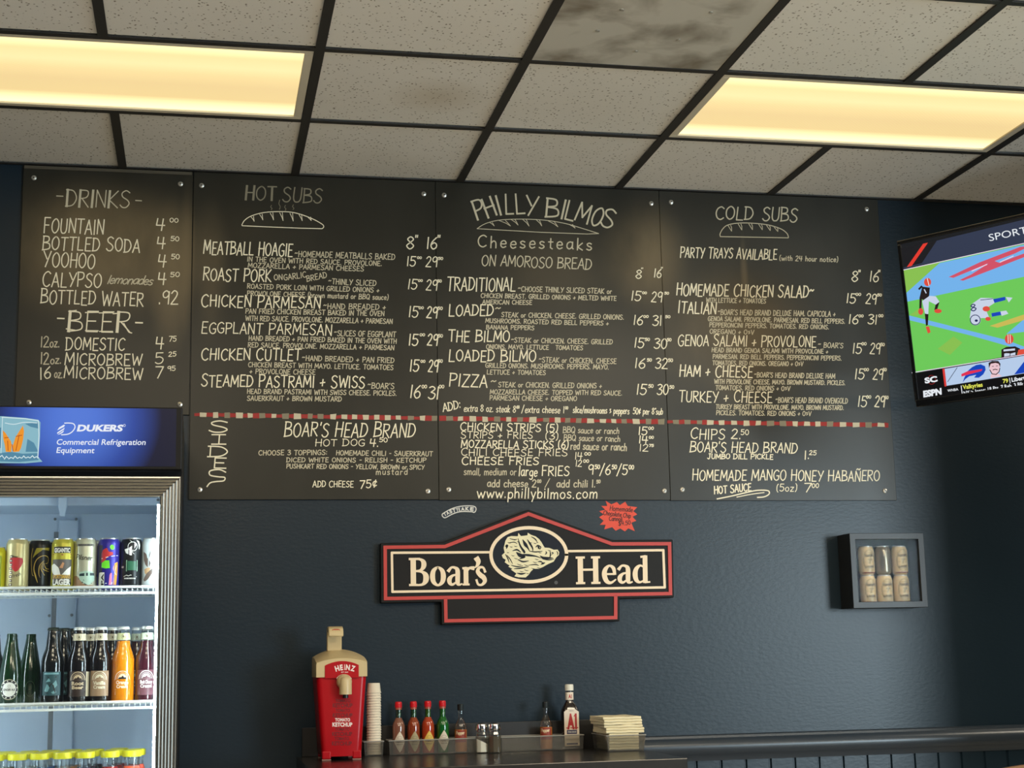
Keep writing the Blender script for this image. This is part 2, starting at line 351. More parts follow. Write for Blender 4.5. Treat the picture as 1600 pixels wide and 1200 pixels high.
# ------------------------------------------------------------------ materials of the room
def nodes_mat(name):
    m = bpy.data.materials.new(name); m.use_nodes = True; nt = m.node_tree
    return m, nt, nt.nodes['Principled BSDF'], nt.nodes.new, nt.links.new
def m_tile():
    m, nt, b, N, L = nodes_mat('ceiling_tile')
    tc = N('ShaderNodeTexCoord'); mp = N('ShaderNodeMapping'); mp.inputs['Scale'].default_value = (1, .8, 1)
    nz = N('ShaderNodeTexNoise'); nz.inputs['Scale'].default_value = 60; nz.inputs['Detail'].default_value = 2
    mxv = N('ShaderNodeMix'); mxv.data_type = 'VECTOR'; mxv.inputs['Factor'].default_value = .012
    vo = N('ShaderNodeTexVoronoi'); vo.inputs['Scale'].default_value = 78; vo.inputs['Randomness'].default_value = 1
    r = N('ShaderNodeValToRGB'); r.color_ramp.elements[0].position = .17; r.color_ramp.elements[1].position = .26
    r.color_ramp.elements[0].color = (0, 0, 0, 1)
    n2 = N('ShaderNodeTexNoise'); n2.inputs['Scale'].default_value = 28; n2.inputs['Detail'].default_value = 1
    r2 = N('ShaderNodeValToRGB'); r2.color_ramp.elements[0].position = .54; r2.color_ramp.elements[1].position = .64
    mx = N('ShaderNodeMath'); mx.operation = 'MAXIMUM'
    n3 = N('ShaderNodeTexNoise'); n3.inputs['Scale'].default_value = 1.3; n3.inputs['Detail'].default_value = 4
    col = N('ShaderNodeMix'); col.data_type = 'RGBA'
    col.inputs['A'].default_value = (.30, .27, .23, 1)
    base = N('ShaderNodeMix'); base.data_type = 'RGBA'; base.inputs['A'].default_value = (.74, .71, .66, 1); base.inputs['B'].default_value = (.82, .80, .77, 1)
    # one brownish water stain
    st = N('ShaderNodeVectorMath'); st.operation = 'DISTANCE'; st.inputs[1].default_value = (.72, -.86, HC+.006)
    sm = N('ShaderNodeMapping'); sm.inputs['Scale'].default_value = (1, 1.7, 1); sm.inputs['Location'].default_value = (0, .6, 0)
    srp = N('ShaderNodeMapRange'); srp.inputs['From Min'].default_value = .02; srp.inputs['From Max'].default_value = .17; srp.inputs['To Min'].default_value = .38; srp.inputs['To Max'].default_value = 0
    stain = N('ShaderNodeMix'); stain.data_type = 'RGBA'; stain.inputs['B'].default_value = (.42, .33, .2, 1)
    L(tc.outputs['Object'], mp.inputs['Vector']); L(mp.outputs[0], mxv.inputs['A']); L(mp.outputs[0], nz.inputs['Vector']); L(nz.outputs['Color'], mxv.inputs['B'])
    L(mxv.outputs['Result'], vo.inputs['Vector']); L(vo.outputs['Distance'], r.inputs[0]); L(tc.outputs['Object'], n2.inputs['Vector'])
    L(n2.outputs['Fac'], r2.inputs[0]); L(r.outputs[0], mx.inputs[0]); L(r2.outputs[0], mx.inputs[1])
    L(tc.outputs['Object'], n3.inputs['Vector']); L(n3.outputs['Fac'], base.inputs['Factor'])
    L(mx.outputs[0], col.inputs['Factor']); L(base.outputs['Result'], col.inputs['B'])
    L(tc.outputs['Object'], sm.inputs['Vector']); L(tc.outputs['Object'], st.inputs[0])
    L(st.outputs['Value'], srp.inputs['Value']); L(srp.outputs[0], stain.inputs['Factor']); L(col.outputs['Result'], stain.inputs['A'])
    L(stain.outputs['Result'], b.inputs['Base Color']); b.inputs['Roughness'].default_value = .95; b.inputs['Specular IOR Level'].default_value = .1
    return m
def m_wall():
    m, nt, b, N, L = nodes_mat('navy_wall_paint')
    tc = N('ShaderNodeTexCoord'); n = N('ShaderNodeTexNoise'); n.inputs['Scale'].default_value = 95; n.inputs['Detail'].default_value = 3
    mp = N('ShaderNodeMapping'); mp.inputs['Scale'].default_value = (.55, 1, 1.1)
    bp = N('ShaderNodeBump'); bp.inputs['Strength'].default_value = .16; bp.inputs['Distance'].default_value = .003
    n2 = N('ShaderNodeTexNoise'); n2.inputs['Scale'].default_value = 1.5
    mx = N('ShaderNodeMix'); mx.data_type = 'RGBA'; mx.inputs['A'].default_value = (.0085, .0195, .0315, 1); mx.inputs['B'].default_value = (.0110, .0230, .0360, 1)
    L(tc.outputs['Object'], mp.inputs[0]); L(mp.outputs[0], n.inputs['Vector']); L(n.outputs['Fac'], bp.inputs['Height']); L(bp.outputs[0], b.inputs['Normal'])
    L(tc.outputs['Object'], n2.inputs['Vector']); L(n2.outputs['Fac'], mx.inputs['Factor']); L(mx.outputs['Result'], b.inputs['Base Color'])
    b.inputs['Roughness'].default_value = .33; b.inputs['Specular IOR Level'].default_value = .32
    return m
def m_board():
    m, nt, b, N, L = nodes_mat('chalkboard')
    ge = N('ShaderNodeNewGeometry')
    n = N('ShaderNodeTexNoise'); n.inputs['Scale'].default_value = 3; n.inputs['Detail'].default_value = 6
    mp = N('ShaderNodeMapping'); mp.inputs['Scale'].default_value = (1.4, 1, .7)
    r = N('ShaderNodeValToRGB'); r.color_ramp.elements[0].position = .35; r.color_ramp.elements[1].position = .75
    r.color_ramp.elements[0].color = (.026, .0245, .0185, 1); r.color_ramp.elements[1].color = (.036, .033, .025, 1)
    L(ge.outputs['Position'], mp.inputs[0]); L(mp.outputs[0], n.inputs['Vector']); L(n.outputs['Fac'], r.inputs[0])
    col = r.outputs[0]
    # soft brown patches: wiped chalk dust mixed with painted-in lamp glare
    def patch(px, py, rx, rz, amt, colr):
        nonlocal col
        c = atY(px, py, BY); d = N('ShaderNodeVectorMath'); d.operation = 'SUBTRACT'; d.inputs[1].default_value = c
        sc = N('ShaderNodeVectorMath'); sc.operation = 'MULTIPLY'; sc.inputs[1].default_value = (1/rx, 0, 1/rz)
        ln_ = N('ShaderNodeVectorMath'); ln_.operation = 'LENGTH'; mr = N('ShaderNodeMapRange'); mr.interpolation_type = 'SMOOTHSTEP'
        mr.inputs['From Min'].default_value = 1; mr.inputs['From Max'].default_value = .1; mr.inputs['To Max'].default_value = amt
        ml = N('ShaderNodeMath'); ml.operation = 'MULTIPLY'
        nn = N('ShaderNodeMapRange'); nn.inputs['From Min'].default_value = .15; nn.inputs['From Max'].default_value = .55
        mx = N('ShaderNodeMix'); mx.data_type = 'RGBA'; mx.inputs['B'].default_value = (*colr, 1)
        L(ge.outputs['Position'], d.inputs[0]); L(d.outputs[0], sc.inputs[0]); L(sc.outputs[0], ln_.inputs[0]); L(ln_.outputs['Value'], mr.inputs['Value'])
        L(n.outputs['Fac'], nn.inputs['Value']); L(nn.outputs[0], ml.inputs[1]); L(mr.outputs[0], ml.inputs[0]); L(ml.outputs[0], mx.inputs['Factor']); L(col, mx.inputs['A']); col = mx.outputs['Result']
    dust_glare = (.215, .160, .090)
    patch(150, 390, .46, .30, 1., dust_glare); patch(268, 430, .10, .34, .7, dust_glare); patch(292, 400, .035, .33, .55, dust_glare); patch(1010, 400, .20, .26, .75, dust_glare); patch(1163, 430, .020, .20, .45, dust_glare); patch(1150, 530, .40, .34, .6, dust_glare); patch(860, 420, .3, .2, .2, dust_glare)
    patch(330, 420, .08, .30, .35, dust_glare)
    L(col, b.inputs['Base Color'])
    rr = N('ShaderNodeMapRange'); rr.inputs['To Min'].default_value = .26; rr.inputs['To Max'].default_value = .36
    L(n.outputs['Fac'], rr.inputs['Value']); L(rr.outputs[0], b.inputs['Roughness'])
    b.inputs['Specular IOR Level'].default_value = .30
    return m
BY = -.010
def m_lens():
    """prismatic lamp lens, lit from behind by two tubes running along X"""
    m, nt, b, N, L = nodes_mat('lamp_lens')
    tc = N('ShaderNodeTexCoord'); sp = N('ShaderNodeSeparateXYZ'); r = N('ShaderNodeValToRGB')
    mr = N('ShaderNodeMapRange'); mr.inputs['From Min'].default_value = -.28; mr.inputs['From Max'].default_value = .28
    e = r.color_ramp.elements; e[0].position = 0; e[0].color = (1.0, .80, .40, 1); e[1].position = 1; e[1].color = (1.0, .74, .33, 1)
    for p, c in ((.06, (1.4, 1.14, .56, 1)), (.16, (1.06, .82, .38, 1)), (.30, (1.12, .88, .43, 1)), (.42, (1.0, .76, .35, 1)), (.58, (.90, .67, .31, 1)), (.78, (.92, .69, .31, 1)), (.9, (1.45, 1.2, .62, 1)), (.96, (1.55, 1.3, .72, 1))):
        k = e.new(p); k.color = c
    v = N('ShaderNodeTexChecker'); v.inputs['Scale'].default_value = 150; v.inputs['Color1'].default_value = (1, 1, 1, 1); v.inputs['Color2'].default_value = (.94, .94, .94, 1)
    mu = N('ShaderNodeMix'); mu.data_type = 'RGBA'; mu.blend_type = 'MULTIPLY'; mu.inputs['Factor'].default_value = 1
    L(tc.outputs['Object'], sp.inputs[0]); L(sp.outputs['Y'], mr.inputs['Value']); L(mr.outputs[0], r.inputs[0]); L(tc.outputs['Object'], v.inputs['Vector'])
    L(r.outputs[0], mu.inputs['A']); L(v.outputs['Color'], mu.inputs['B']); L(mu.outputs['Result'], b.inputs['Emission Color'])
    b.inputs['Emission Strength'].default_value = 1.03; b.inputs['Base Color'].default_value = (.1, .1, .1, 1); b.inputs['Roughness'].default_value = .4
    return m
def m_vent():
    m, nt, b, N, L = nodes_mat('perforated_vent_metal')
    tc = N('ShaderNodeTexCoord'); vo = N('ShaderNodeTexVoronoi'); vo.inputs['Scale'].default_value = 118; vo.inputs['Randomness'].default_value = 0
    mp = N('ShaderNodeMapping'); mp.inputs['Rotation'].default_value = (0, 0, .785)
    r = N('ShaderNodeValToRGB'); r.color_ramp.elements[0].position = .28; r.color_ramp.elements[1].position = .36
    n = N('ShaderNodeTexNoise'); n.inputs['Scale'].default_value = 5.5; n.inputs['Detail'].default_value = 4; n.inputs['Distortion'].default_value = .35
    r2 = N('ShaderNodeValToRGB'); e = r2.color_ramp.elements; e[0].position = .30; e[0].color = (.20, .17, .13, 1); e[1].position = .54; e[1].color = (.56, .54, .49, 1)
    mu = N('ShaderNodeMix'); mu.data_type = 'RGBA'; mu.blend_type = 'MULTIPLY'; mu.inputs['Factor'].default_value = .75
    L(tc.outputs['Object'], mp.inputs[0]); L(mp.outputs[0], vo.inputs['Vector']); L(vo.outputs['Distance'], r.inputs[0])
    L(tc.outputs['Object'], n.inputs['Vector']); L(n.outputs['Fac'], r2.inputs[0]); L(r2.outputs[0], mu.inputs['A']); L(r.outputs[0], mu.inputs['B'])
    L(mu.outputs['Result'], b.inputs['Base Color']); b.inputs['Roughness'].default_value = .7
    return m
def m_floor():
    m, nt, b, N, L = nodes_mat('tile_floor')
    tc = N('ShaderNodeTexCoord'); br = N('ShaderNodeTexBrick'); br.offset = 0
    br.inputs['Scale'].default_value = 2.2; br.inputs['Brick Width'].default_value = 1; br.inputs['Row Height'].default_value = 1; br.inputs['Mortar Size'].default_value = .012
    br.inputs['Color1'].default_value = (.52, .49, .43, 1); br.inputs['Color2'].default_value = (.49, .46, .40, 1); br.inputs['Mortar'].default_value = (.25, .22, .2, 1)
    L(tc.outputs['Object'], br.inputs['Vector']); L(br.outputs['Color'], b.inputs['Base Color']); b.inputs['Roughness'].default_value = .4
    return m
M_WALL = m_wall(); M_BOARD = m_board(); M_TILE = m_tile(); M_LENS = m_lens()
M_GRID = mat('black_grid', (.022, .020, .018), .6)
M_BLACK = mat('black_plastic', (.008, .008, .009), .35)
M_CHALK = mat('cream_chalk', c8(255, 245, 218), .9, spec=.1)
M_CHALKF = mat('faded_chalk', c8(216, 206, 180), .95, spec=.05)
M_CHALKG = mat('rubbed_chalk', c8(150, 142, 122), .95, spec=.05)
M_REDCH = mat('red_chalk', c8(172, 68, 66), .9, spec=.1)
M_STEEL = mat('zinc_screw', (.62, .60, .55), .35, .8)
M_ALU = mat('brushed_aluminium', (.40, .385, .35), .27, 1.); M_GROOVE = mat('door_groove_dark', (.10, .095, .085), .4, .6)
M_WHITE = mat('white_enamel', (.80, .82, .84), .4)

# ------------------------------------------------------------------ the room shell
T = .6096; GX = -.2863; GY = -.5908
XL, XR, YB = GX-4*T, 8.0, -8.8
struct(MB().box((XL, 0, 0), (XR, .12, HC+.1)).build('wall_back', M_WALL))
struct(MB().box((XL, YB, -.1), (XR, .1, 0)).build('floor', m_floor()))
struct(MB().box((XL-.1, YB, 0), (XL, .1, HC+.1)).build('wall_left', M_WALL))
struct(MB().box((3.16, -1.16, 0), (3.86, -1.0, HC)).build('shade_column', M_WALL))  # unseen free-standing column, added to shade the right end of the back wall
struct(MB().box((XR, YB, 0), (XR+.1, 0, HC+.1)).build('wall_far', M_WALL))
# wainscot of narrow boards below the rail, on the back wall
wb = MB(); xg = 1.76-.0936*3
while xg < 5:
    wb.prism([(xg+.002, 0, .10), (xg+.006, -.008, .10), (xg+.0876, -.008, .10), (xg+.0916, 0, .10)], (0, 0, .74)); xg += .0936
struct(wb.build('trim_1', M_WALL))
rl = [(0, .838), (-.012, .838), (-.016, .850), (-.026, .860), (-.036, .872), (-.040, .888), (-.036, .902), (-.028, .912), (-.018, .918), (-.016, .926), (0, .930)]
for nm, x0, x1 in (('trim_2', 1.47, XR),):
    struct(MB().loft([[(x, y, z-.004*(x-1.6)*0) for y, z in rl] for x in (x0, x1)]).build(nm, mat('navy_gloss_trim', (.026, .036, .05), .3), smooth=True))
struct(MB().box((XL, -.015, 0), (XR, 0, .10)).build('baseboard_back', M_WALL))
# suspended ceiling
skip = set()
for j in (0,): skip |= {(-1, j), (0, j), (3, j), (4, j), (7, j), (8, j)}
skip.add((2, 1))
cl = MB()
i0, i1, j1 = -4, 13, 12
for i in range(i0, i1):
    x0, x1 = GX+i*T+.010, GX+(i+1)*T-.010
    for j in range(-1, j1):
        if (i, j) in skip: continue
        y0 = GY-j*T-.010; y1 = GY-(j+1)*T+.010
        if j == -1: y0 = -.001
        dz = random.uniform(0, .004)
        cl.box((x0, y1, HC+.006+dz), (x1, y0, HC+.022))
ceil = struct(cl.build('ceiling', M_TILE, bevel=.002, seg=1))
struct(MB().box((XL, YB, HC+.24), (XR, 0, HC+.26)).build('ceiling_deck', M_GRID))
gb = MB()
for i in range(i0, i1+1):
    x = GX+i*T
    for ya, yb in (((YB, GY-T), (GY, 0)) if i in (0, 4, 8) else ((YB, 0),)):
        gb.box((x-.0145, ya, HC), (x+.0145, yb, HC+.005)); gb.box((x-.002, ya, HC+.005), (x+.002, yb, HC+.05))
for j in range(0, j1+1):
    y = GY-j*T; gb.box((GX+i0*T, y-.0115, HC+.0004), (GX+i1*T, y+.0115, HC+.0054))
gb.box((XL, -.018, HC+.0002), (XR, 0, HC+.004))
struct(gb.build('trim_3', M_GRID))
# ceiling lamps
M_TRIM = mat('lamp_frame_enamel', (.66, .60, .48), .5)
def lamp(i, label):
    x0, x1 = GX+i*T+.016, GX+(i+2)*T-.016; y1, y0 = GY-.013, GY-T+.013
    cx, cy = (x0+x1)/2, (y0+y1)/2; hx, hy = (x1-x0)/2, (y1-y0)/2
    r = thing('ceiling_light', label, 'ceiling light', (cx, cy, HC), 'lit lamps in the ceiling grid')
    fr = MB(); w = .022
    for a, b in (((-hx, -hy), (hx, -hy+w)), ((-hx, hy-w), (hx, hy)), ((-hx, -hy+w), (-hx+w+.004, hy-w)), ((hx-w-.004, -hy+w), (hx, hy-w))):
        fr.box((a[0], a[1], .001), (b[0], b[1], .014))
    fr.build('frame', M_TRIM, r, bevel=.002)
    MB().box((-hx+w, -hy+w, .007), (hx-w, hy-w, .011)).build('lens', M_LENS, r)
    MB().box((-hx, -hy, .014), (hx, hy, .11)).build('housing', M_WHITE, r)
lamp(-1, 'long lit ceiling lamp at the upper left, above the drinks board')
lamp(3, 'long lit ceiling lamp at the upper right, above the television')
lamp(7, 'long lit ceiling lamp beyond the column, third in the row')  # out-of-view fixture, added for the fill light at the right
x0, x1 = GX+2*T+.015, GX+3*T-.015; y1, y0 = GY-T-.012, GY-2*T+.012
vt = thing('air_vent', 'dirty grey perforated vent panel in the ceiling between the lamps', 'vent', ((x0+x1)/2, (y0+y1)/2, HC))
MB().box((x0-vt.location.x, y0-vt.location.y, .003), (x1-vt.location.x, y1-vt.location.y, .007)).build('grille', m_vent(), vt)
for a, b in ((-.12, -.1), (.13, -.12), (-.15, .05), (.1, .08), (0, .18)):
    MB().lathe([(.006, -.0005), (.006, .004)], 10, c=(a, b, 0)).build('screw', M_STEEL, vt)
hh = (x1-x0)/2
MB().box((-hh, -hh, .007), (hh, hh, .09)).build('duct_box', M_GRID, vt)

# ------------------------------------------------------------------ menu boards
BY = -.010
BP = Plane((0, BY, 0), (0, -1, 0), .0007)
BT = HC-.0015
def board(name, label, x0, x1, z0, screws, z1=BT):
    r = thing(name, label, 'menu board', (x0, 0, z0))
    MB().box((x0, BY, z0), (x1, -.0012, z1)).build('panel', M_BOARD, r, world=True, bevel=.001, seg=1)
    for px, py in screws:
        p = atY(px, py, BY); s = MB()
        s.lathe([(.0001, .0052), (.004, .005), (.0085, .003), (.0095, .0), ], 14, cap=False)
        s.v = [(p.x+a, BY-c, p.z+b) for a, b, c in s.v]
        o = s.build('screw', M_STEEL, r, world=True, smooth=True)
        d = MB(); d.lathe([(.0001, .006), (.0026, .006)], 8, cap=False); d.v = [(p.x+a, BY-c, p.z+b) for a, b, c in d.v]
        d.build('screw_recess', M_BLACK, o, world=True)
    return r
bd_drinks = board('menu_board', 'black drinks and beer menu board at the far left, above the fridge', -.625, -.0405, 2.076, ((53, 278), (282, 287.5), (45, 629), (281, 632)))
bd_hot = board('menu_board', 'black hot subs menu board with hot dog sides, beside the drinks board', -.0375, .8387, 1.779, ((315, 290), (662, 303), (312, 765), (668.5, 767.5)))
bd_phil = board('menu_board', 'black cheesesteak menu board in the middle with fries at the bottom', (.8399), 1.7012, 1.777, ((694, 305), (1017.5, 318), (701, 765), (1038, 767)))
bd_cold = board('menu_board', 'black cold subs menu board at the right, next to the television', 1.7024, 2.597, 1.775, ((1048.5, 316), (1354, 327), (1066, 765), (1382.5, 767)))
def pen(cropf):
    return Art(lambda x, y: BP.w(*cropf(x, y)), (0, -1, 0))
def lines(board_obj, crop, name, material, rows, sc):
    """rows: (text, x0, y0, x1, y1, cap) in the units of one close look at the photograph"""
    prev = None; a = None; outp = []
    for r in rows:
        near = prev is not None and abs(r[2]-prev[2]) < 66 and 0 <= r[1]-prev[3] < 75 and name == 'price_lettering'
        if not near: a = pen(crop); outp.append(a)
        prev = r
        t, x0, y0, x1, y1, h = r[:6]; kw = r[6] if len(r) > 6 else {}
        w = kw.pop('pw', None)
        w = (w or (1.25 if h*sc < 11 else 1.65 if h*sc < 17 else 1.9))/sc
        if name == 'description_lettering': h *= .86; kw.setdefault('jit', .3)
        if name == 'item_lettering': kw.setdefault('caps', 1.07); kw.setdefault('gap', 1.5)
        if name == 'description_lettering': kw.setdefault('gap', 1.6)
        a.hand(t, x0, y0, x1, y1, h, w=w, **kw)
    for a in outp: a.build(name, material, board_obj)
A_ = Px(20, 250, .1875); B_ = Px(20, 450, .1875)
C_ = Px(290, 270, .25625); D_ = Px(290, 440, .25625); E_ = Px(290, 620, .25625)
F_ = Px(680, 270, .2375); G_ = Px(680, 430, .2375); H_ = Px(680, 620, .2375)
I_ = Px(1030, 290, .2375); J_ = Px(1030, 470, .2375); K_ = Px(1030, 620, .2375)
FN = lambda: dict(fancy=.9, jit=.3)
MB().box((-.622, -.0125, BT-.013), (-.045, BY, BT-.002)).build('edge_strip', mat('dull_edge_strip', (.10, .085, .06), .4), bd_drinks, world=True)
# --- drinks
lines(bd_drinks, A_, 'heading_lettering', M_CHALKF, [('DRINKS', 440, 388, 970, 400, 142, dict(fancy=1.1, jit=.2, pw=1.7)), ('-', 350, 372, 415, 375, 145, dict(pw=1.6)), ('-', 1012, 405, 1072, 408, 145, dict(pw=1.6))], .1875)
lines(bd_drinks, A_, 'item_lettering', M_CHALK, [('FOUNTAIN', 255, 605, 755, 618, 120), ('BOTTLED SODA', 245, 748, 1055, 770, 110), ('YOOHOO', 250, 893, 680, 908, 120), ('CALYPSO', 245, 1050, 735, 1062, 118),
    ('BOTTLED WATER', 230, 1196, 1085, 1218, 112)], .1875)
lines(bd_drinks, A_, 'small_lettering', M_CHALKF, [('lemonades', 785, 1030, 1160, 1040, 72, dict(slant=.4, gap=.3))], .1875)
lines(bd_drinks, A_, 'price_lettering', M_CHALK, [('4', 1190, 584, 1262, 586, 102), ('00', 1308, 520, 1378, 520, 34), ('4', 1200, 736, 1268, 738, 98), ('50', 1315, 675, 1385, 675, 36), ('4', 1208, 890, 1275, 893, 106), ('50', 1320, 825, 1388, 826, 40), ('4', 1210, 1034, 1275, 1036, 100), ('50', 1312, 972, 1388, 974, 38), ('.92', 1215, 1202, 1375, 1198, 112)], .1875)
lines(bd_drinks, B_, 'heading_lettering', M_CHALK, [('BEER', 455, 360, 975, 370, 168, dict(fancy=1.3, jit=.1, pw=2.0)), ('-', 356, 340, 424, 343, 170, dict(pw=2.2)), ('-', 1012, 376, 1082, 378, 170, dict(pw=2.4))], .1875)
a = pen(B_)
for x0, y0, x1, y1 in ((445, 340, 520, 352), (605, 205, 715, 203), (605, 355, 712, 357), (720, 208, 835, 206), (722, 362, 832, 362), (465, 195, 530, 187), (835, 215, 890, 210)): a.line([(x0, y0), (x1, y1)], 9)
a.line([(925, 295), (950, 340), (968, 368), (992, 375)], 9, True)
a.build('serif_strokes', M_CHALK, bd_drinks)
lines(bd_drinks, B_, 'item_lettering', M_CHALK, [('DOMESTIC', 440, 515, 930, 518, 100), ('MICROBREW', 432, 640, 1070, 648, 95), ('MICROBREW', 425, 752, 1078, 765, 95), ('16', 225, 760, 315, 755, 98)], .1875)
lines(bd_drinks, B_, 'small_lettering', M_CHALKF, [('12', 230, 496, 300, 494, 88), ('oz.', 308, 494, 388, 492, 74), ('12', 230, 635, 300, 632, 95), ('oz.', 312, 632, 402, 632, 68), ('oz.', 345, 748, 412, 750, 70)], .1875)
lines(bd_drinks, B_, 'price_lettering', M_CHALK, [('4', 1190, 505, 1255, 506, 100), ('75', 1300, 445, 1362, 443, 42), ('5', 1185, 632, 1255, 630, 90), ('25', 1297, 570, 1360, 568, 38), ('7', 1185, 756, 1252, 756, 95), ('95', 1290, 690, 1355, 686, 38)], .1875)
# --- hot subs
lines(bd_hot, C_, 'heading_lettering', M_CHALKG, [('HOT', 362, 165, 550, 168, 84, dict(fancy=.8)), ('SUBS', 590, 175, 828, 185, 88)], .25625)
a = pen(C_)
a.line(catmull([(343, 318), (360, 290), (400, 264), (470, 244), (560, 237), (660, 243), (760, 275), (830, 312), (842, 330), (832, 341)])+[(700, 338), (500, 330), (345, 323), (343, 318)], 5)
for x, y, d in ((402, 268, 28), (455, 254, 34), (520, 246, 42), (578, 244, 48), (640, 247, 48), (695, 255, 38), (750, 272, 20)):
    a.line([(x-4, y), (x+10, y+d*.6), (x+16, y+d), (x+14, y+d*.5), (x+12, y-2)], 3.6)
a.build('bread_drawing', M_CHALK, bd_hot)
for x, y, d in ((522, 226, 28), (572, 224, 58), (607, 230, 32), (655, 225, 30)): a = pen(C_); a.line([(x, y), (x+5, y-d*.3), (x-3, y-d*.6), (x+2, y-d)], 3.5, True); a.build('steam_drawing', M_CHALKG, bd_hot)
lines(bd_hot, C_, 'item_lettering', M_CHALK, [('MEATBALL HOAGIE', 108, 495, 650, 508, 76), ('ROAST PORK', 105, 658, 520, 664, 74)], .25625)
lines(bd_hot, D_, 'item_lettering', M_CHALK, [('CHICKEN PARMESAN', 95, 153, 820, 163, 70), ('EGGPLANT PARMESAN', 95, 313, 890, 328, 66), ('CHICKEN CUTLET', 95, 476, 700, 482, 68), ('STEAMED PASTRAMI + SWISS', 95, 640, 1090, 648, 70)], .25625)
SM = dict
lines(bd_hot, C_, 'description_lettering', M_CHALKF, [('~HOMEMADE MEATBALLS BAKED', 665, 512, 1275, 530, 40), ('IN THE OVEN WITH RED SAUCE. PROVOLONE.', 375, 541, 1195, 568, 33), ('MOZZARELLA + PARMESAN CHEESES', 380, 578, 1085, 600, 33), ('ON', 540, 655, 590, 651, 38), ('GARLIC', 600, 657, 735, 636, 40), ('BREAD', 740, 664, 862, 638, 40),
    ('~THINLY SLICED', 870, 678, 1160, 690, 38), ('ROASTED PORK LOIN WITH GRILLED ONIONS +', 375, 705, 1180, 730, 33), ('PROVOLONE CHEESE.', 375, 748, 735, 758, 32), ('(brown mustard or BBQ sauce)', 745, 760, 1235, 775, 36)], .25625)
lines(bd_hot, D_, 'description_lettering', M_CHALKF, [('~HAND BREADED +', 840, 166, 1220, 172, 38), ('PAN FRIED CHICKEN BREAST BAKED IN THE OVEN', 365, 194, 1210, 210, 34), ('WITH RED SAUCE. PROVOLONE. MOZZARELLA + PARMESAN', 365, 238, 1260, 257, 34), ('~SLICES OF EGGPLANT', 905, 330, 1280, 340, 38), ('HAND BREADED + PAN FRIED BAKED IN THE OVEN WITH', 385, 359, 1285, 378, 33), ('RED SAUCE. PROVOLONE. MOZZARELLA + PARMESAN', 380, 400, 1270, 418, 33),
    ('~HAND BREADED + PAN FRIED', 710, 482, 1270, 496, 36), ('CHICKEN BREAST WITH MAYO. LETTUCE. TOMATOES', 382, 520, 1265, 538, 33), ('+ PROVOLONE CHEESE', 390, 562, 790, 567, 34), ("~BOAR'S", 1110, 650, 1270, 656, 40), ('HEAD BRAND PASTRAMI WITH SWISS CHEESE. PICKLES.', 375, 683, 1285, 695, 33), ('SAUERKRAUT + BROWN MUSTARD', 375, 725, 950, 730, 33)], .25625)
def prices(bdo, crop, rows, sc):
    out = []
    for r in rows: out.append((*r, dict(jit=.15)))
    lines(bdo, crop, 'price_lettering', M_CHALK, out, sc)
prices(bd_hot, C_, [('8', 1345, 465, 1390, 466, 74), ('"', 1395, 462, 1412, 462, 76), ('16', 1468, 463, 1530, 465, 70), ('"', 1533, 462, 1550, 462, 76), ('15', 1347, 568, 1400, 570, 58), ('00', 1412, 524, 1438, 525, 13), ('29', 1463, 573, 1532, 575, 62), ('50', 1540, 530, 1568, 531, 15),
    ('15', 1353, 708, 1408, 712, 60), ('00', 1418, 664, 1444, 664, 13), ('29', 1465, 715, 1532, 718, 64), ('50', 1534, 668, 1560, 668, 15)], .25625)
prices(bd_hot, D_, [('15', 1358, 216, 1415, 219, 66), ('00', 1422, 167, 1450, 167, 14), ('29', 1468, 220, 1532, 223, 68), ('50', 1536, 172, 1566, 172, 17), ('15', 1358, 388, 1415, 390, 68), ('00', 1428, 332, 1458, 332, 15), ('29', 1472, 388, 1534, 391, 68), ('50', 1538, 340, 1567, 340, 18),
    ('15', 1365, 547, 1420, 549, 70), ('00', 1433, 494, 1460, 494, 15), ('29', 1478, 549, 1536, 552, 72), ('50', 1538, 494, 1566, 494, 18), ('16', 1366, 707, 1428, 711, 78), ('00', 1440, 650, 1470, 650, 19), ('31', 1477, 715, 1540, 718, 76), ('00', 1545, 650, 1575, 650, 19)], .25625)
a = pen(E_)
for x0, y0, x1, h in ((140, 216, 258, 70), (162, 289, 242, 56), (137, 366, 256, 66), (166, 434, 246, 62)):
    a.hand('SIDE'[(216, 289, 366, 434).index(y0)], x0, y0, x1, y0+2, h, w=8, jit=0)
a.line([(245, 460), (205, 444), (150, 452), (150, 478), (200, 488), (238, 492), (232, 512), (185, 517), (150, 525), (130, 548)], 8, True)
a.line([(160, 231), (244, 231)], 8); a.line([(158, 289), (246, 289)], 8)
a.build('sides_lettering', M_CHALK, bd_hot)
lines(bd_hot, E_, 'item_lettering', M_CHALK, [("BOAR'S HEAD BRAND", 600, 240, 1395, 250, 84, dict(slant=.12)), ('HOT DOG', 790, 300, 1090, 300, 40), ('4.', 1122, 302, 1175, 303, 46), ('50', 1180, 276, 1230, 276, 26), ('ADD CHEESE', 775, 550, 1022, 550, 36), ('75¢', 1060, 558, 1165, 556, 48)], .25625)
lines(bd_hot, E_, 'description_lettering', M_CHALKF, [('CHOOSE 3 TOPPINGS:', 445, 356, 862, 354, 34), ('HOMEMADE CHILI - SAUERKRAUT', 918, 356, 1505, 362, 33), ('DICED WHITE ONIONS - RELISH - KETCHUP', 615, 398, 1465, 400, 31), ('PUSHKART RED ONIONS - YELLOW, BROWN or SPICY', 615, 436, 1455, 443, 31), ('mustard', 1160, 475, 1352, 475, 42, dict(gap=2.4))], .25625)
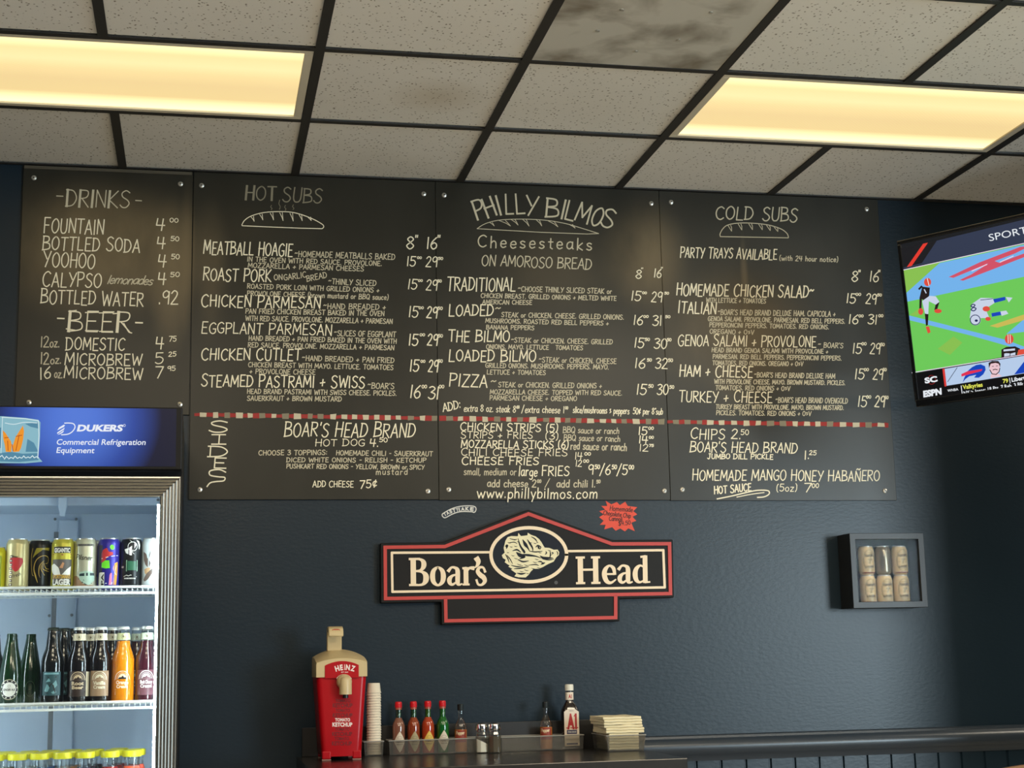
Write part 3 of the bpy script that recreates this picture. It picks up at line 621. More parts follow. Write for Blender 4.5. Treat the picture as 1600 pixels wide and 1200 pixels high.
# --- cheesesteaks
a = pen(F_)
def baseline_word(a, word, base, h, w, sp=1.25, **k):
    n = len(word)
    for i, ch in enumerate(word):
        (x0, y0), (x1, y1) = base[i]
        a.hand(ch, x0, y0, x1, y1, h, w=w, slant=0, jit=.1, **k)
baseline_word(a, 'PHILLY', [((275, 312), (335, 292)), ((345, 300), (410, 276)), ((425, 280), (440, 276)), ((462, 272), (515, 270)), ((532, 270), (590, 266)), ((585, 278), (665, 288))], 130, 11, fancy=.2)
baseline_word(a, 'BILMOS', [((722, 290), (808, 298)), ((822, 300), (840, 304)), ((848, 302), (905, 316)), ((915, 308), (1000, 338)), ((1012, 334), (1070, 362)), ((1082, 345), (1158, 372))], 125, 11, fancy=.2)
a.build('heading_lettering', M_CHALKF, bd_phil)
a = pen(F_)
a.line(catmull([(275, 368), (330, 335), (420, 312), (560, 305), (720, 312), (860, 335), (980, 370), (1075, 400)])+[(1000, 403), (700, 392), (275, 368)], 4.5)
for x, y, d, e in ((360, 328, 22, 28), (420, 314, 36, 75), (500, 308, 36, 45), (575, 307, 44, 42), (665, 310, 40, 36), (745, 318, 38, 62), (880, 340, 24, 40)):
    a.line([(x, y), (x+e*.6, y+d*.5), (x+e, y+d), (x+e*.75, y+d*.4), (x+e*.55, y)], 4)
a.build('bread_drawing', M_CHALKF, bd_phil)
lines(bd_phil, F_, 'heading_lettering', M_CHALKF, [('Cheesesteaks', 280, 490, 1030, 508, 76, dict(gap=2.6, slant=0)), ('ON AMOROSO BREAD', 305, 610, 1025, 636, 70)], .2375)
lines(bd_phil, F_, 'item_lettering', M_CHALK, [('TRADITIONAL', 75, 776, 525, 780, 86), ('LOADED', 88, 942, 380, 942, 72)], .2375)
lines(bd_phil, G_, 'item_lettering', M_CHALK, [('THE BILMO', 85, 437, 487, 440, 72), ('LOADED BILMO', 88, 565, 660, 570, 72), ('PIZZA', 90, 728, 340, 738, 80)], .2375)
lines(bd_phil, G_, 'description_lettering', M_CHALKF, [('~CHOOSE THINLY SLICED STEAK or', 545, 107, 1160, 122, 38), ('CHICKEN BREAST. GRILLED ONIONS + MELTED WHITE', 300, 148, 1190, 167, 33), ('AMERICAN CHEESE', 310, 190, 635, 194, 32), ('~', 395, 250, 430, 250, 60), ('STEAK or CHICKEN. CHEESE. GRILLED ONIONS.', 435, 275, 1240, 292, 36), ('MUSHROOMS. ROASTED RED BELL PEPPERS +', 330, 313, 1140, 331, 33), ('BANANA PEPPERS', 335, 355, 650, 361, 32),
    ('~STEAK or CHICKEN. CHEESE. GRILLED', 500, 442, 1165, 455, 36), ('ONIONS. MAYO. LETTUCE   TOMATOES', 335, 484, 970, 493, 33), ('~STEAK or CHICKEN. CHEESE', 682, 572, 1190, 583, 38), ('GRILLED ONIONS. MUSHROOMS. PEPPERS. MAYO.', 330, 608, 1140, 620, 35), ('LETTUCE + TOMATOES', 340, 652, 725, 656, 34), ('~', 365, 728, 400, 728, 55), ('STEAK or CHICKEN. GRILLED ONIONS +', 415, 736, 1095, 744, 38), ('MOZZARELLA CHEESE. TOPPED WITH RED SAUCE.', 360, 782, 1228, 790, 34), ('PARMESAN CHEESE + OREGANO', 358, 822, 930, 828, 35)], .2375)
prices(bd_phil, F_, [('8', 1317, 695, 1355, 697, 56), ('"', 1352, 668, 1365, 668, 40), ('16', 1437, 687, 1485, 690, 56), ('"', 1482, 666, 1494, 666, 42)], .2375)
prices(bd_phil, G_, [('15', 1287, 165, 1350, 170, 62), ('00', 1362, 123, 1390, 124, 14), ('29', 1420, 174, 1490, 178, 66), ('50', 1508, 126, 1536, 127, 15), ('16', 1302, 325, 1362, 329, 63), ('00', 1370, 280, 1402, 280, 15), ('31', 1428, 332, 1488, 332, 66), ('50', 1513, 282, 1545, 282, 16),
    ('15', 1307, 475, 1370, 479, 64), ('50', 1380, 432, 1410, 432, 18), ('30', 1437, 481, 1520, 485, 66), ('50', 1524, 434, 1552, 434, 18), ('16', 1311, 609, 1378, 613, 65), ('50', 1393, 567, 1423, 567, 18), ('32', 1446, 614, 1526, 616, 68), ('50', 1532, 570, 1562, 570, 20), ('15', 1322, 783, 1386, 787, 68), ('50', 1402, 740, 1434, 740, 21), ('30', 1457, 784, 1530, 787, 68), ('50', 1541, 746, 1570, 746, 20)], .2375)
lines(bd_phil, G_, 'add_on_lettering', M_CHALK, [('ADD:', 52, 897, 168, 878, 54), ('extra 8 oz. steak 8^00^ /', 188, 896, 582, 904, 44), ('extra cheese 1^00^', 590, 904, 868, 908, 44), ('slice/mushrooms & peppers', 905, 905, 1275, 914, 42), ('50¢ per 8"sub', 1300, 914, 1495, 918, 40)], .2375)
lines(bd_phil, H_, 'item_lettering', M_CHALK, [('CHICKEN STRIPS (5)', 165, 222, 805, 230, 50), ('STRIPS + FRIES', 168, 273, 640, 275, 44), ('(3)', 724, 282, 808, 282, 46), ('MOZZARELLA STICKS (6)', 170, 335, 875, 340, 48), ('CHILI CHEESE FRIES', 170, 388, 868, 390, 45), ('CHEESE FRIES', 175, 446, 680, 448, 48), ('FRIES', 700, 520, 880, 520, 62), ('large', 548, 520, 670, 522, 62), ('www.phillybilmos.com', 275, 665, 1065, 670, 68)], .2375)
lines(bd_phil, H_, 'small_lettering', M_CHALKF, [('BBQ sauce or ranch', 840, 237, 1208, 244, 40), ('BBQ sauce or ranch', 845, 287, 1215, 295, 40), ('red sauce or ranch', 890, 345, 1258, 355, 48), ('small, medium or', 188, 515, 532, 516, 46), ('add cheese 2^00^', 342, 592, 690, 594, 48), ('/', 722, 592, 750, 592, 46), ('add chili 1.^50^', 798, 595, 1080, 596, 48)], .2375)
prices(bd_phil, H_, [('15', 1335, 250, 1392, 252, 52), ('00', 1402, 216, 1436, 216, 18), ('14', 1338, 305, 1396, 307, 48), ('00', 1406, 275, 1436, 275, 16), ('12', 1342, 357, 1400, 358, 46), ('75', 1406, 329, 1436, 329, 16), ('14', 918, 411, 966, 412, 46), ('00', 982, 385, 1022, 385, 19), ('12', 922, 458, 962, 460, 42), ('00', 974, 432, 1010, 432, 18), ('9^50^/6^50^/5^00^', 1005, 511, 1298, 514, 64)], .2375)
# --- cold subs
lines(bd_cold, I_, 'heading_lettering', M_CHALKF, [('COLD', 370, 220, 615, 228, 84, dict(pw=1.9)), ('SUBS', 678, 232, 905, 240, 90, dict(pw=1.9))], .2375)
a = pen(I_)
a.line(catmull([(402, 336), (400, 318), (418, 285), (450, 260), (520, 247), (620, 248), (720, 260), (800, 285), (840, 315), (850, 340)])+[(848, 344), (700, 341), (402, 336)], 5.5)
for x, y, d in ((458, 262, 38), (525, 252, 40), (595, 252, 38), (660, 255, 36), (712, 262, 34), (762, 274, 28)):
    a.line([(x-6, y), (x+8, y+d*.6), (x+18, y+d), (x+18, y+d*.4), (x+12, y)], 4.4)
a.build('bread_drawing', M_CHALKF, bd_cold)
lines(bd_cold, I_, 'item_lettering', M_CHALK, [('PARTY TRAYS AVAILABLE', 137, 472, 772, 488, 66), ('HOMEMADE CHICKEN SALAD~', 112, 722, 1015, 740, 76), ('ITALIAN', 122, 840, 372, 848, 75)], .2375)
lines(bd_cold, J_, 'item_lettering', M_CHALK, [('GENOA SALAMI + PROVOLONE', 122, 295, 1030, 305, 70), ('HAM + CHEESE', 132, 498, 612, 504, 72), ('TURKEY + CHEESE', 128, 666, 742, 668, 70)], .2375)
lines(bd_cold, I_, 'description_lettering', M_CHALKF, [('(with 24 hour notice)', 790, 492, 1175, 503, 38), ('WITH LETTUCE + TOMATOES', 308, 768, 700, 775, 34), ("~BOAR'S HEAD BRAND DELUXE HAM. CAPICOLA +", 385, 850, 1158, 862, 40), ('GENOA SALAMI. PROVOLONE. PARMESAN. RED BELL PEPPERS.', 320, 890, 1220, 908, 34), ('PEPPERONCINI PEPPERS. TOMATOES. RED ONIONS.', 330, 930, 1115, 945, 33)], .2375)
lines(bd_cold, J_, 'description_lettering', M_CHALKF, [('OREGANO + O&V', 332, 216, 622, 222, 34), ("~ BOAR'S", 1045, 307, 1208, 312, 38), ('HEAD BRAND GENOA SALAMI WITH PROVOLONE +', 345, 338, 1110, 348, 33), ('PARMESAN. RED BELL PEPPERS. PEPPERONCINI PEPPERS.', 352, 380, 1198, 392, 33), ('TOMATOES. RED ONIONS. OREGANO + O&V', 350, 422, 945, 430, 33), ("~BOAR'S HEAD BRAND DELUXE HAM", 625, 503, 1155, 512, 37), ('WITH PROVOLONE CHEESE. MAYO. BROWN MUSTARD. PICKLES.', 362, 545, 1222, 554, 33), ('TOMATOES. RED ONIONS + O&V', 370, 586, 860, 592, 34),
    ("~BOAR'S HEAD BRAND OVENGOLD", 765, 670, 1238, 676, 40), ('TURKEY BREAST WITH PROVOLONE. MAYO. BROWN MUSTARD.', 372, 712, 1212, 718, 34), ('PICKLES. TOMATOES. RED ONIONS + O&V', 375, 751, 998, 757, 34)], .2375)
prices(bd_cold, I_, [('8', 1264, 630, 1305, 632, 68), ('"', 1306, 628, 1320, 628, 66), ('16', 1382, 631, 1440, 634, 68), ('"', 1436, 628, 1450, 628, 66), ('15', 1229, 772, 1289, 775, 62), ('00', 1293, 724, 1326, 724, 16), ('29', 1357, 776, 1425, 780, 66), ('50', 1434, 728, 1462, 728, 16)], .2375)
prices(bd_cold, J_, [('16', 1244, 150, 1306, 153, 60), ('00', 1312, 108, 1342, 108, 16), ('31', 1370, 152, 1430, 155, 62), ('00', 1442, 107, 1472, 107, 17), ('15', 1270, 345, 1328, 348, 66), ('00', 1331, 292, 1362, 292, 18), ('29', 1385, 348, 1450, 351, 70), ('50', 1454, 298, 1481, 298, 19), ('15', 1284, 514, 1346, 517, 68), ('00', 1347, 462, 1377, 462, 18), ('29', 1404, 517, 1468, 520, 70), ('50', 1470, 463, 1494, 463, 19), ('15', 1304, 695, 1362, 698, 70), ('00', 1362, 642, 1392, 642, 18), ('29', 1416, 697, 1480, 700, 72), ('50', 1482, 647, 1506, 647, 20)], .2375)
lines(bd_cold, K_, 'item_lettering', M_CHALK, [('CHIPS', 205, 278, 430, 280, 68), ('2.', 472, 275, 535, 276, 62), ('50', 536, 250, 588, 250, 34), ("BOAR'S HEAD BRAND", 200, 364, 905, 370, 66, dict(slant=.1)), ('JUMBO DILL PICKLE', 315, 408, 748, 411, 32, dict(pw=1.5)), ('1.', 954, 410, 986, 410, 56), ('25', 986, 382, 1032, 382, 28), ('HOMEMADE MANGO HONEY HABAÑERO', 217, 549, 1448, 555, 68), ('HOT SAUCE', 362, 642, 605, 618, 48, dict(pw=1.8)), ('(5oz)', 770, 622, 905, 622, 46), ('7', 952, 628, 1000, 628, 58), ('00', 1004, 598, 1048, 598, 28)], .2375)
a = pen(K_); a.line([(380, 672), (480, 652), (580, 628), (650, 615), (715, 618), (722, 640), (690, 658), (645, 662)], 8, True); a.line([(510, 660), (600, 642), (690, 630)], 6, True)
a.build('swoosh', M_CHALK, bd_cold)
# --- chequered border across three boards
def border(bdo, px0, px1, seed):
    rnd = random.Random(seed); A = {m: pen(lambda x, y: (x, y)) for m in (M_REDCH, M_CHALKF, M_CHALKG)}; k = 0; x = px0
    def yc(x): return 648 + (x-304)*.0150
    xs = [px0]
    while xs[-1] < px1-6: xs.append(min(xs[-1]+rnd.uniform(7.5, 11), px1))
    edge = [(x_+rnd.uniform(-.6, .6), x_+rnd.uniform(-.6, .6)) for x_ in xs]
    for k in range(len(xs)-1):
        m = M_REDCH if k % 2 == 0 else M_CHALKF if rnd.random() < .55 else M_CHALKG
        h = rnd.uniform(2.4, 3.8) if k % 2 == 0 else rnd.uniform(3.2, 4.4); y = yc(xs[k]+4); j = lambda: rnd.uniform(-.6, .6)
        A[m].poly([(edge[k][0], y-h+j()), (edge[k+1][0], y-h+j()), (edge[k+1][1], y+h+j()), (edge[k][1], y+h+j())])
    build_multi('chequered_border', [(q.b, m) for m, q in A.items()], bdo)
border(bd_hot, 304, 683, 1); border(bd_phil, 686, 1040, 2); border(bd_cold, 1043, 1388, 3)

# ------------------------------------------------------------------ deli sign on the wall
SY = -.034
SP = Plane((0, SY, 0), (0, -1, 0), .0005)
S5 = Px(580, 770, .3125); S6 = Px(740, 800, .1125)
def art_on(pl, crop=lambda x, y: (x, y), lift=0): return Art(lambda x, y: pl.w(*crop(x, y), lift), tuple(pl.n))
org = atY(826, 890)
sign = thing('wall_sign', 'black wooden deli sign with red outline and boar head oval, under the menu boards', 'sign', (org.x, 0, org.z))
M_SIGN = mat('black_sign_paint', (.009, .008, .008), .5, spec=.2); M_SRED = mat('red_sign_paint', c8(196, 58, 52), .5)
M_CREAM = mat('cream_sign_paint', c8(250, 228, 196), .5); M_SNAVY = mat('navy_sign_paint', (.008, .012, .022), .5, spec=.2)
def prism_px(pl, crop, pts, depth, lift=0):
    p = [pl.w(*crop(*q), lift) for q in pts]; return MB().prism(p, (0, depth, 0))
bk = [(46, 252), (362, 246), (785, 84), (1206, 236), (1508, 234), (1514, 524), (1242, 530), (1242, 642), (352, 660), (350, 546), (48, 552)]
prism_px(SP, S5, bk, .033).build('backing', M_SIGN, sign, world=True, bevel=.003)
def strip(pl, crop, pts, w, d, closed=True):
    vs, fs = ribbon2d(list(pts), w, closed); b = MB(); n = len(vs)
    P = [pl.w(*crop(*p), d) for p in vs]; Q = [pl.w(*crop(*p), -.0005) for p in vs]; h = n//2
    m = h if closed else h-1
    b.add(P+Q, fs+[(i, n+i, n+(i+1) % h, (i+1) % h) for i in range(m)]+[(h+i, h+(i+1) % h, n+h+(i+1) % h, n+h+i) for i in range(m)])
    return b
strip(SP, S5, [(69, 273), (368, 269), (785, 106), (1202, 256), (1490, 255), (1495, 504), (71, 529)], 17, .004).build('red_outline', M_SRED, sign, world=True)
strip(SP, S5, [(371, 532), (373, 640), (1221, 624), (1221, 518)], 17, .004, False).build('red_outline', M_SRED, sign, world=True)
a = art_on(SP, S5, .001); a.line([(620, 297), (103, 300), (106, 495), (1467, 473), (1460, 287), (965, 292)], 12); a.build('cream_outline', M_CREAM, sign)
a = art_on(SP, S5, .0015); a.ell(787, 310, 190, 136, 48, -.02); a.build('oval_field', M_SNAVY, sign)
a = art_on(SP, S5, .003); a.ring(787, 310, 189, 135, 17, 56); a.build('oval_ring', M_CREAM, sign)
a = art_on(SP, S5, .003); a.serif('Boar', 186, 467, 518, 463, 141); a.serif('s', 520, 464, 577, 463, 141); a.serif("'", 512, 462, 545, 462, 141); a.build('lettering', M_CREAM, sign)
a = art_on(SP, S5, .003); a.serif('Head', 1019, 458, 1394, 452, 139); a.build('lettering', M_CREAM, sign)
a = art_on(SP, S6, .0025)
a.poly([(390,600),(430,565),(415,500),(440,400),(470,350),(520,335),(612,338),(620,292),(655,335),(745,325),(750,288),(795,318),(860,340),(905,375),(940,420),(965,465),(985,495),(1050,500),(1110,525),(1165,522),(1188,560),(1180,600),(1150,625),(1130,655),(1110,690),(1040,720),(960,765),(900,790),(830,790),(790,830),(765,870),(720,910),(620,908),(565,892),(592,855),(515,800),(540,792),(480,760),(500,745),(430,700),(445,665),(405,640)])
boar = a.build('boar_head_emblem', mat('pale_green_cream', c8(240, 230, 190), .5), sign)
a = art_on(SP, S6, .0032)
for p in ([(615,370,4),(645,470,14),(700,555,20),(690,570,2)], [(680,385,4),(715,450,30),(750,500,14),(775,545,4)], [(745,385,4),(780,440,16),(815,500,12),(820,545,3)], [(800,345,4),(850,375,10),(880,415,4)], [(860,490,4),(890,465,10),(930,490,8),(915,520,4)], [(895,480,14),(905,505,16)],
          [(780,545,4),(860,555,10),(950,545,4)], [(540,540,4),(600,525,14),(650,560,6)], [(590,560,4),(640,600,36),(700,625,20),(640,650,6)], [(640,590,4),(750,600,20),(860,615,10),(930,640,4)], [(610,660,4),(680,690,14),(760,680,4)], [(920,610,4),(970,640,26),(1040,640,18),(1100,640,4)], [(990,590,4),(1010,570,10),(1000,550,4)], [(1060,545,3),(1065,600,12),(1050,640,3)], [(960,655,4),(1040,665,10),(1110,655,4)],
          [(440,590,4),(470,640,9),(490,700,4)], [(460,600,3),(500,650,8),(540,720,3)], [(440,480,4),(460,470,24),(455,510,4)], [(500,370,4),(560,385,7),(600,380,3)], [(480,430,3),(560,420,7),(600,440,3)], [(520,740,4),(600,760,10),(680,750,4)], [(560,790,4),(650,780,12),(760,760,4)], [(600,850,4),(660,860,16),(720,850,4)], [(760,740,3),(860,730,9),(900,745,3)], [(890,690,3),(930,690,12),(960,710,3)], [(930,730,3),(960,715,16),(990,705,3)], [(1150,545,3),(1165,570,8),(1160,600,3)], [(1080,560,3),(1100,570,9),(1085,590,3)]):
    a.vline([(x, y, w*1.45+2) for x, y, w in p])
for x, y, l in ((470, 420, 50), (500, 480, 40), (560, 470, 44), (600, 410, 30), (520, 600, 46), (560, 640, 50), (600, 720, 60), (700, 730, 60), (820, 690, 60), (850, 650, 50), (770, 420, 40), (830, 430, 40), (870, 420, 26), (700, 800, 60), (640, 820, 50), (730, 850, 36), (460, 560, 30), (545, 380, 40), (900, 560, 40), (1030, 530, 40), (880, 770, 40), (800, 780, 40)):
    a.vline([(x, y, 3), (x+l*.5, y+l*.22, 9), (x+l, y+l*.2, 3)])
a.build('boar_fur_lines', M_SNAVY, boar)
a = art_on(SP, S5, .001); a.ell(924, 449, 9, 9, 16); a.build('rivet', mat('grey_dot', (.06, .06, .06), .4), sign)
# stickers
WP = Plane((0, 0, 0), (0, -1, 0), .0012)
SK = Px(680, 780, .063)
edge = [(200, 350), (400, 240), (620, 178), (850, 166), (975, 185), (1012, 240), (990, 310), (950, 328), (890, 312), (620, 312), (430, 368), (255, 458), (195, 440), (170, 395), (200, 350)]
a = art_on(WP, SK, 0); cxs, cys = 600, 290
a.poly([(x+(14 if x > 900 else -14 if x < 260 else 0), y+(20 if y > cys+20 or (x < 260 and y > 400) else -20)) for x, y in catmull(edge, 5)[:-1]])
o = a.b.build('wall_sticker', mat('navy_sticker', c8(24, 44, 66), .4)); tag(o, 'small arched blue and white sticker on the navy wall left of the sign peak', 'sticker')
M_STW = mat('sticker_white', c8(228, 226, 220), .5)
a = art_on(WP, SK, .0004); a.line(catmull(edge, 5)[:-1], 22, closed=True); a.build('white_outline', M_STW, o)
a = art_on(WP, SK, .0008); base_ = catmull([(235, 425), (330, 372), (440, 330), (560, 303), (640, 290), (800, 278), (955, 292)], 12)
for i, ch in enumerate('TASTYKAKE'):
    q0 = base_[int((i+.06)/9*(len(base_)-1))]; q1 = base_[int((i+.94)/9*(len(base_)-1))]
    a.text(ch, q0[0], q0[1], q1[0], q1[1], 88, bold=.05)
a.build('lettering', M_STW, o)
st = [(1172, 40), (1200, 58), (1228, 46), (1243, 62), (1270, 44), (1282, 66), (1330, 72), (1310, 92), (1330, 108), (1306, 120), (1325, 140), (1300, 150), (1318, 192), (1285, 178), (1268, 193), (1245, 178), (1222, 190), (1205, 172), (1165, 183), (1172, 160), (1143, 160), (1162, 140), (1140, 122), (1162, 108), (1140, 92), (1170, 85), (1150, 66), (1180, 66)]
p = [WP.w(*S5(*q)) for q in st]
o = MB().prism(p, (0, .001, 0)).build('starburst_sign', mat('coral_card', c8(236, 88, 70), .7)); tag(o, 'red starburst price card taped to the wall right of the sign peak', 'price card')
a = art_on(WP, S5, .0006)
a.hand('Homemade', 1192, 88, 1306, 96, 24, w=3); a.hand('Chocolate Chip', 1160, 110, 1296, 126, 22, w=3); a.hand('Cannoli', 1188, 138, 1254, 142, 22, w=3); a.hand('$4.50', 1236, 164, 1296, 158, 20, w=3)
a.build('handwriting', mat('black_marker', (.02, .01, .01), .6), o)

# ------------------------------------------------------------------ television
th = math.radians(35)
U3 = V((math.sin(th), -math.cos(th), 0)); NH = V((-math.cos(th), -math.sin(th), 0))
tl = math.radians(5.9); V3 = (V((0, 0, 1))*math.cos(tl) + NH*math.sin(tl)); N3 = U3.cross(V3).normalized()
if N3.dot(NH) < 0: N3 = -N3
TO = atY(1432, 636, -.72); TW, TH = .975, .566
def tv(u, v, n=0): return TO + U3*u + V3*v + N3*n
tvr = thing('television', 'wall mounted flat television showing a football game at the right edge', 'television', tuple(TO))
def slab(u0, v0, u1, v1, n0, n1):
    return MB().prism([tv(u0, v0, n0), tv(u1, v0, n0), tv(u1, v1, n0), tv(u0, v1, n0)], N3*(n1-n0))
slab(0, 0, TW, TH, -.035, -.004).build('casing', M_BLACK, tvr, world=True, bevel=.006)
bz = MB()
for q in ((0, 0, TW, .024), (0, TH-.013, TW, TH), (0, .024, .013, TH-.013), (TW-.013, .024, TW, TH-.013)):
    s = slab(*q, -.004, .003); bz.add(s.v, s.f)
bz.build('bezel', mat('glossy_black', (.006, .006, .007), .12, coat=.5), tvr, world=True, bevel=.0025)
scr = slab(.013, .024, TW-.013, TH-.013, -.004, -.0005).build('screen', mat('screen_glass', (.004, .004, .005), .08, emit=(.012, .013, .015), es=1), tvr, world=True)
TP = Plane(tv(0, 0, 0), N3, .0)
T1 = Px(1380, 330, .1375); T2 = Px(1380, 490, .1375)
def ext(crop, pts): return [crop(*p) for p in pts]
TVP = []
def tvart(name, col, lay, items, s=.95):
    a = art_on(TP, lift=.0001+.0004*lay)
    for it in items: it(a)
    TVP.append((a.b, emat('tv_'+name+str(lay), col, s)))
def P1(*pts): return lambda a: a.poly(ext(T1, pts))
def P2(*pts): return lambda a: a.poly(ext(T2, pts))
def E1(x, y, rx, ry): return lambda a: a.ell(*T1(x, y), rx*.1375, ry*.1375)
def E2(x, y, rx, ry): return lambda a: a.ell(*T2(x, y), rx*.1375, ry*.1375)
def L1(w, *pts): return lambda a: a.line(ext(T1, pts), w*.1375)
def L2(w, *pts): return lambda a: a.line(ext(T2, pts), w*.1375)
# picture edges run on beyond the frame to the far edge of the screen
tvart('top_banner', c8(52, 60, 82), 0, [P1((205, 432), (3200, -290), (3200, 30), (218, 655))])
tvart('dark_corner', c8(30, 30, 34), 1, [P1((200, 425), (610, 335), (440, 590), (212, 645))])
tvart('red_slash', c8(232, 62, 50), 2, [P1((455, 370), (510, 358), (325, 622), (270, 635))])
tvart('field', c8(112, 205, 92), 0, [lambda a: a.poly(ext(T1, [(212, 671), (3200, 30)])+ext(T2, [(3200, 160), (332, 679)]))])
tvart('field_shade', c8(140, 196, 84), 1, [P1((210, 672), (640, 585), (245, 940)), P2((620, 400), (800, 260), (900, 330), (760, 470)), P1((300, 1180), (420, 1100), (400, 1190))])
tvart('end_zone', c8(118, 182, 240), 1, [P1((640, 590), (3200, 35), (3200, 380), (1600, 745), (600, 960), (245, 1035), (240, 950)), P2((258, 12), (1400, 300), (1600, 375), (2400, 590), (2400, 640), (1600, 420), (1000, 250), (266, 66)), P2((1700, -20), (1400, 232), (1700, 195))])
tvart('sun_patch', c8(206, 190, 90), 1, [P2((1210, 140), (1600, 10), (1650, 60), (1300, 160))])
tvart('end_zone_letters', c8(214, 84, 106), 2, [P1((745, 748), (1100, 580), (1560, 405), (1660, 400), (1500, 480), (1180, 600), (800, 757)), P1((870, 782), (1150, 650), (1650, 462), (1660, 500), (1300, 640), (910, 790)), P1((1000, 720), (1250, 560), (1330, 590), (1180, 670))])
tvart('letter_highlight', c8(235, 220, 240), 3, [L1(10, (1010, 680), (1180, 605)), L1(10, (1330, 580), (1480, 510)), L1(9, (205, 674), (1600, 366), (3000, 66)), L2(9, (330, 672), (1600, 466), (3000, 230))])
tvart('black_uniform', c8(40, 30, 30), 3, [P1((445, 858), (532, 868), (525, 960), (480, 1022), (415, 985)), P1((415, 980), (442, 990), (437, 1115), (412, 1112)), P1((600, 1050), (642, 1028), (618, 1110), (583, 1122)), L1(22, (410, 885), (440, 855)), P2((475, 0), (517, 0), (510, 130), (488, 140)), P2((1345, 410), (1400, 380), (1500, 372), (1560, 400), (1530, 440), (1520, 478), (1345, 500))])
tvart('white_pants', c8(205, 215, 235), 4, [P1((445, 1022), (530, 962), (600, 968), (642, 1030), (600, 1062), (522, 1024), (515, 1170), (478, 1165)), P1((1010, 1055), (1110, 985), (1250, 988), (1272, 1040), (1165, 1110), (1210, 1215), (985, 1215)), P1((1395, 975), (1472, 983), (1430, 1038)), P1((1330, 1140), (1400, 1130), (1425, 1165), (1350, 1190)), E2(1050, 72, 62, 62), L1(12, (470, 890), (490, 930)), P2((1378, 455), (1400, 450), (1440, 452), (1440, 478), (1378, 492)), P2((1448, 455), (1505, 440), (1505, 470), (1448, 480)), P2((1370, 408), (1500, 396), (1500, 418), (1370, 430))])
tvart('helmets_and_gloves', c8(226, 80, 64), 5, [E1(508, 806, 40, 46), E1(430, 1140, 28, 38), E1(626, 1135, 42, 24), P2((485, 150), (525, 145), (542, 212), (512, 226)), E2(1435, 290, 50, 56), E1(1175, 1110, 42, 30), E2(1195, 60, 32, 22), P2((1540, 410), (1620, 400), (1640, 450), (1525, 475))])
tvart('helmet_stripes', c8(240, 235, 230), 6, [L2(8, (1422, 240), (1425, 335)), L2(8, (1446, 240), (1450, 335)), L1(8, (505, 765), (525, 845))])
tvart('blue_socks', c8(28, 70, 190), 5, [P1((1252, 1000), (1388, 973), (1395, 1010), (1268, 1042)), P1((1232, 1160), (1335, 1140), (1345, 1180), (1240, 1200))])
tvart('navy_marks', c8(30, 40, 92), 6, [lambda a: a.ring(*T2(1050, 72), 56*.1375, 56*.1375, 9*.1375), E2(1062, 80, 18, 14), lambda a: a.hand('8', *T1(1005, 1140), *T1(1065, 1125), 75*.1375, w=1.6, jit=0), L1(7, (1110, 1010), (1250, 995))])
tvart('black_strip', c8(14, 14, 17), 1, [P2((325, 690), (690, 625), (722, 830), (3000, 455), (3000, 700), (362, 1000))])
tvart('info_panel', c8(186, 208, 238), 2, [P2((700, 628), (3000, 245), (3000, 455), (722, 820))])
tvart('red_bar', c8(224, 60, 56), 3, [P2((675, 630), (700, 626), (722, 825), (700, 830))])
tvart('slash_line', c8(70, 80, 100), 3, [L2(7, (842, 615), (735, 775))])
tvart('team_emblem', c8(20, 70, 190), 3, [P2((965, 650), (1010, 610), (1060, 584), (1110, 576), (1160, 598), (1166, 640), (1140, 690), (1090, 728), (1035, 728), (1060, 695), (980, 712), (935, 745), (905, 782), (925, 725)), P2((1600, 548), (1490, 692), (1800, 640), (1800, 515))])
tvart('emblem_stripe', c8(230, 50, 84), 4, [P2((890, 688), (960, 655), (1130, 630), (1120, 652), (980, 690), (893, 716))])
tvart('portrait_face', c8(238, 200, 208), 3, [E2(1268, 615, 58, 78), P2((1225, 690), (1310, 680), (1350, 712), (1220, 732))])
tvart('portrait_hair', c8(48, 34, 36), 4, [P2((1205, 620), (1200, 560), (1240, 540), (1310, 538), (1335, 570), (1330, 610), (1315, 570), (1280, 560), (1225, 570)), L2(9, (1215, 640), (1240, 685), (1285, 692), (1320, 660), (1328, 620)), L2(9, (1250, 640), (1275, 632), (1300, 638)), L2(6, (1240, 600), (1258, 598)), L2(6, (1285, 596), (1305, 594))])
def TX(crop, t, x0, y0, x1, y1, h, bold=.02, slant=0.): return lambda a: a.text(t, *crop(x0, y0), *crop(x1, y1), h*.1375, bold=bold, slant=slant)
tvart('white_lettering', c8(235, 240, 245), 4, [TX(T1, 'SPORTSCENTER', 1212, 342, 2260, 118, 78, .0), TX(T2, 'SC', 478, 792, 622, 768, 62, .05), TX(T2, 'ESPN', 460, 948, 668, 914, 70, .06, .1), TX(T2, 'WNBA', 735, 890, 858, 872, 28, .02), L2(9, (888, 820), (905, 945)), TX(T2, 'NY >', 920, 925, 1028, 908, 42), TX(T2, 'Jonas: 18 Pts, 7 Reb, 3 Blk', 1045, 905, 1600, 818, 44, .02), TX(T2, 'Liberty', 1465, 775, 1650, 745, 46, .03), L2(8, (1437, 732), (1446, 790))])
tvart('yellow_lettering', c8(226, 228, 92), 4, [TX(T2, 'Valkyries', 908, 860, 1135, 828, 48, .03), TX(T2, '79', 1365, 790, 1425, 782, 46, .03)])
tvart('red_ring', c8(150, 40, 40), 3, [lambda a: a.ring(*T2(552, 752), 44*.1375, 50*.1375, 6*.1375)])
build_multi('screen_picture', TVP, scr)
bk3 = tv(TW*.55, TH*.5, -.035)
mt = MB(); mt.tube([bk3, bk3-N3*.08, (2.95, -1.08, bk3.z), (3.155, -1.08, bk3.z)], .018)
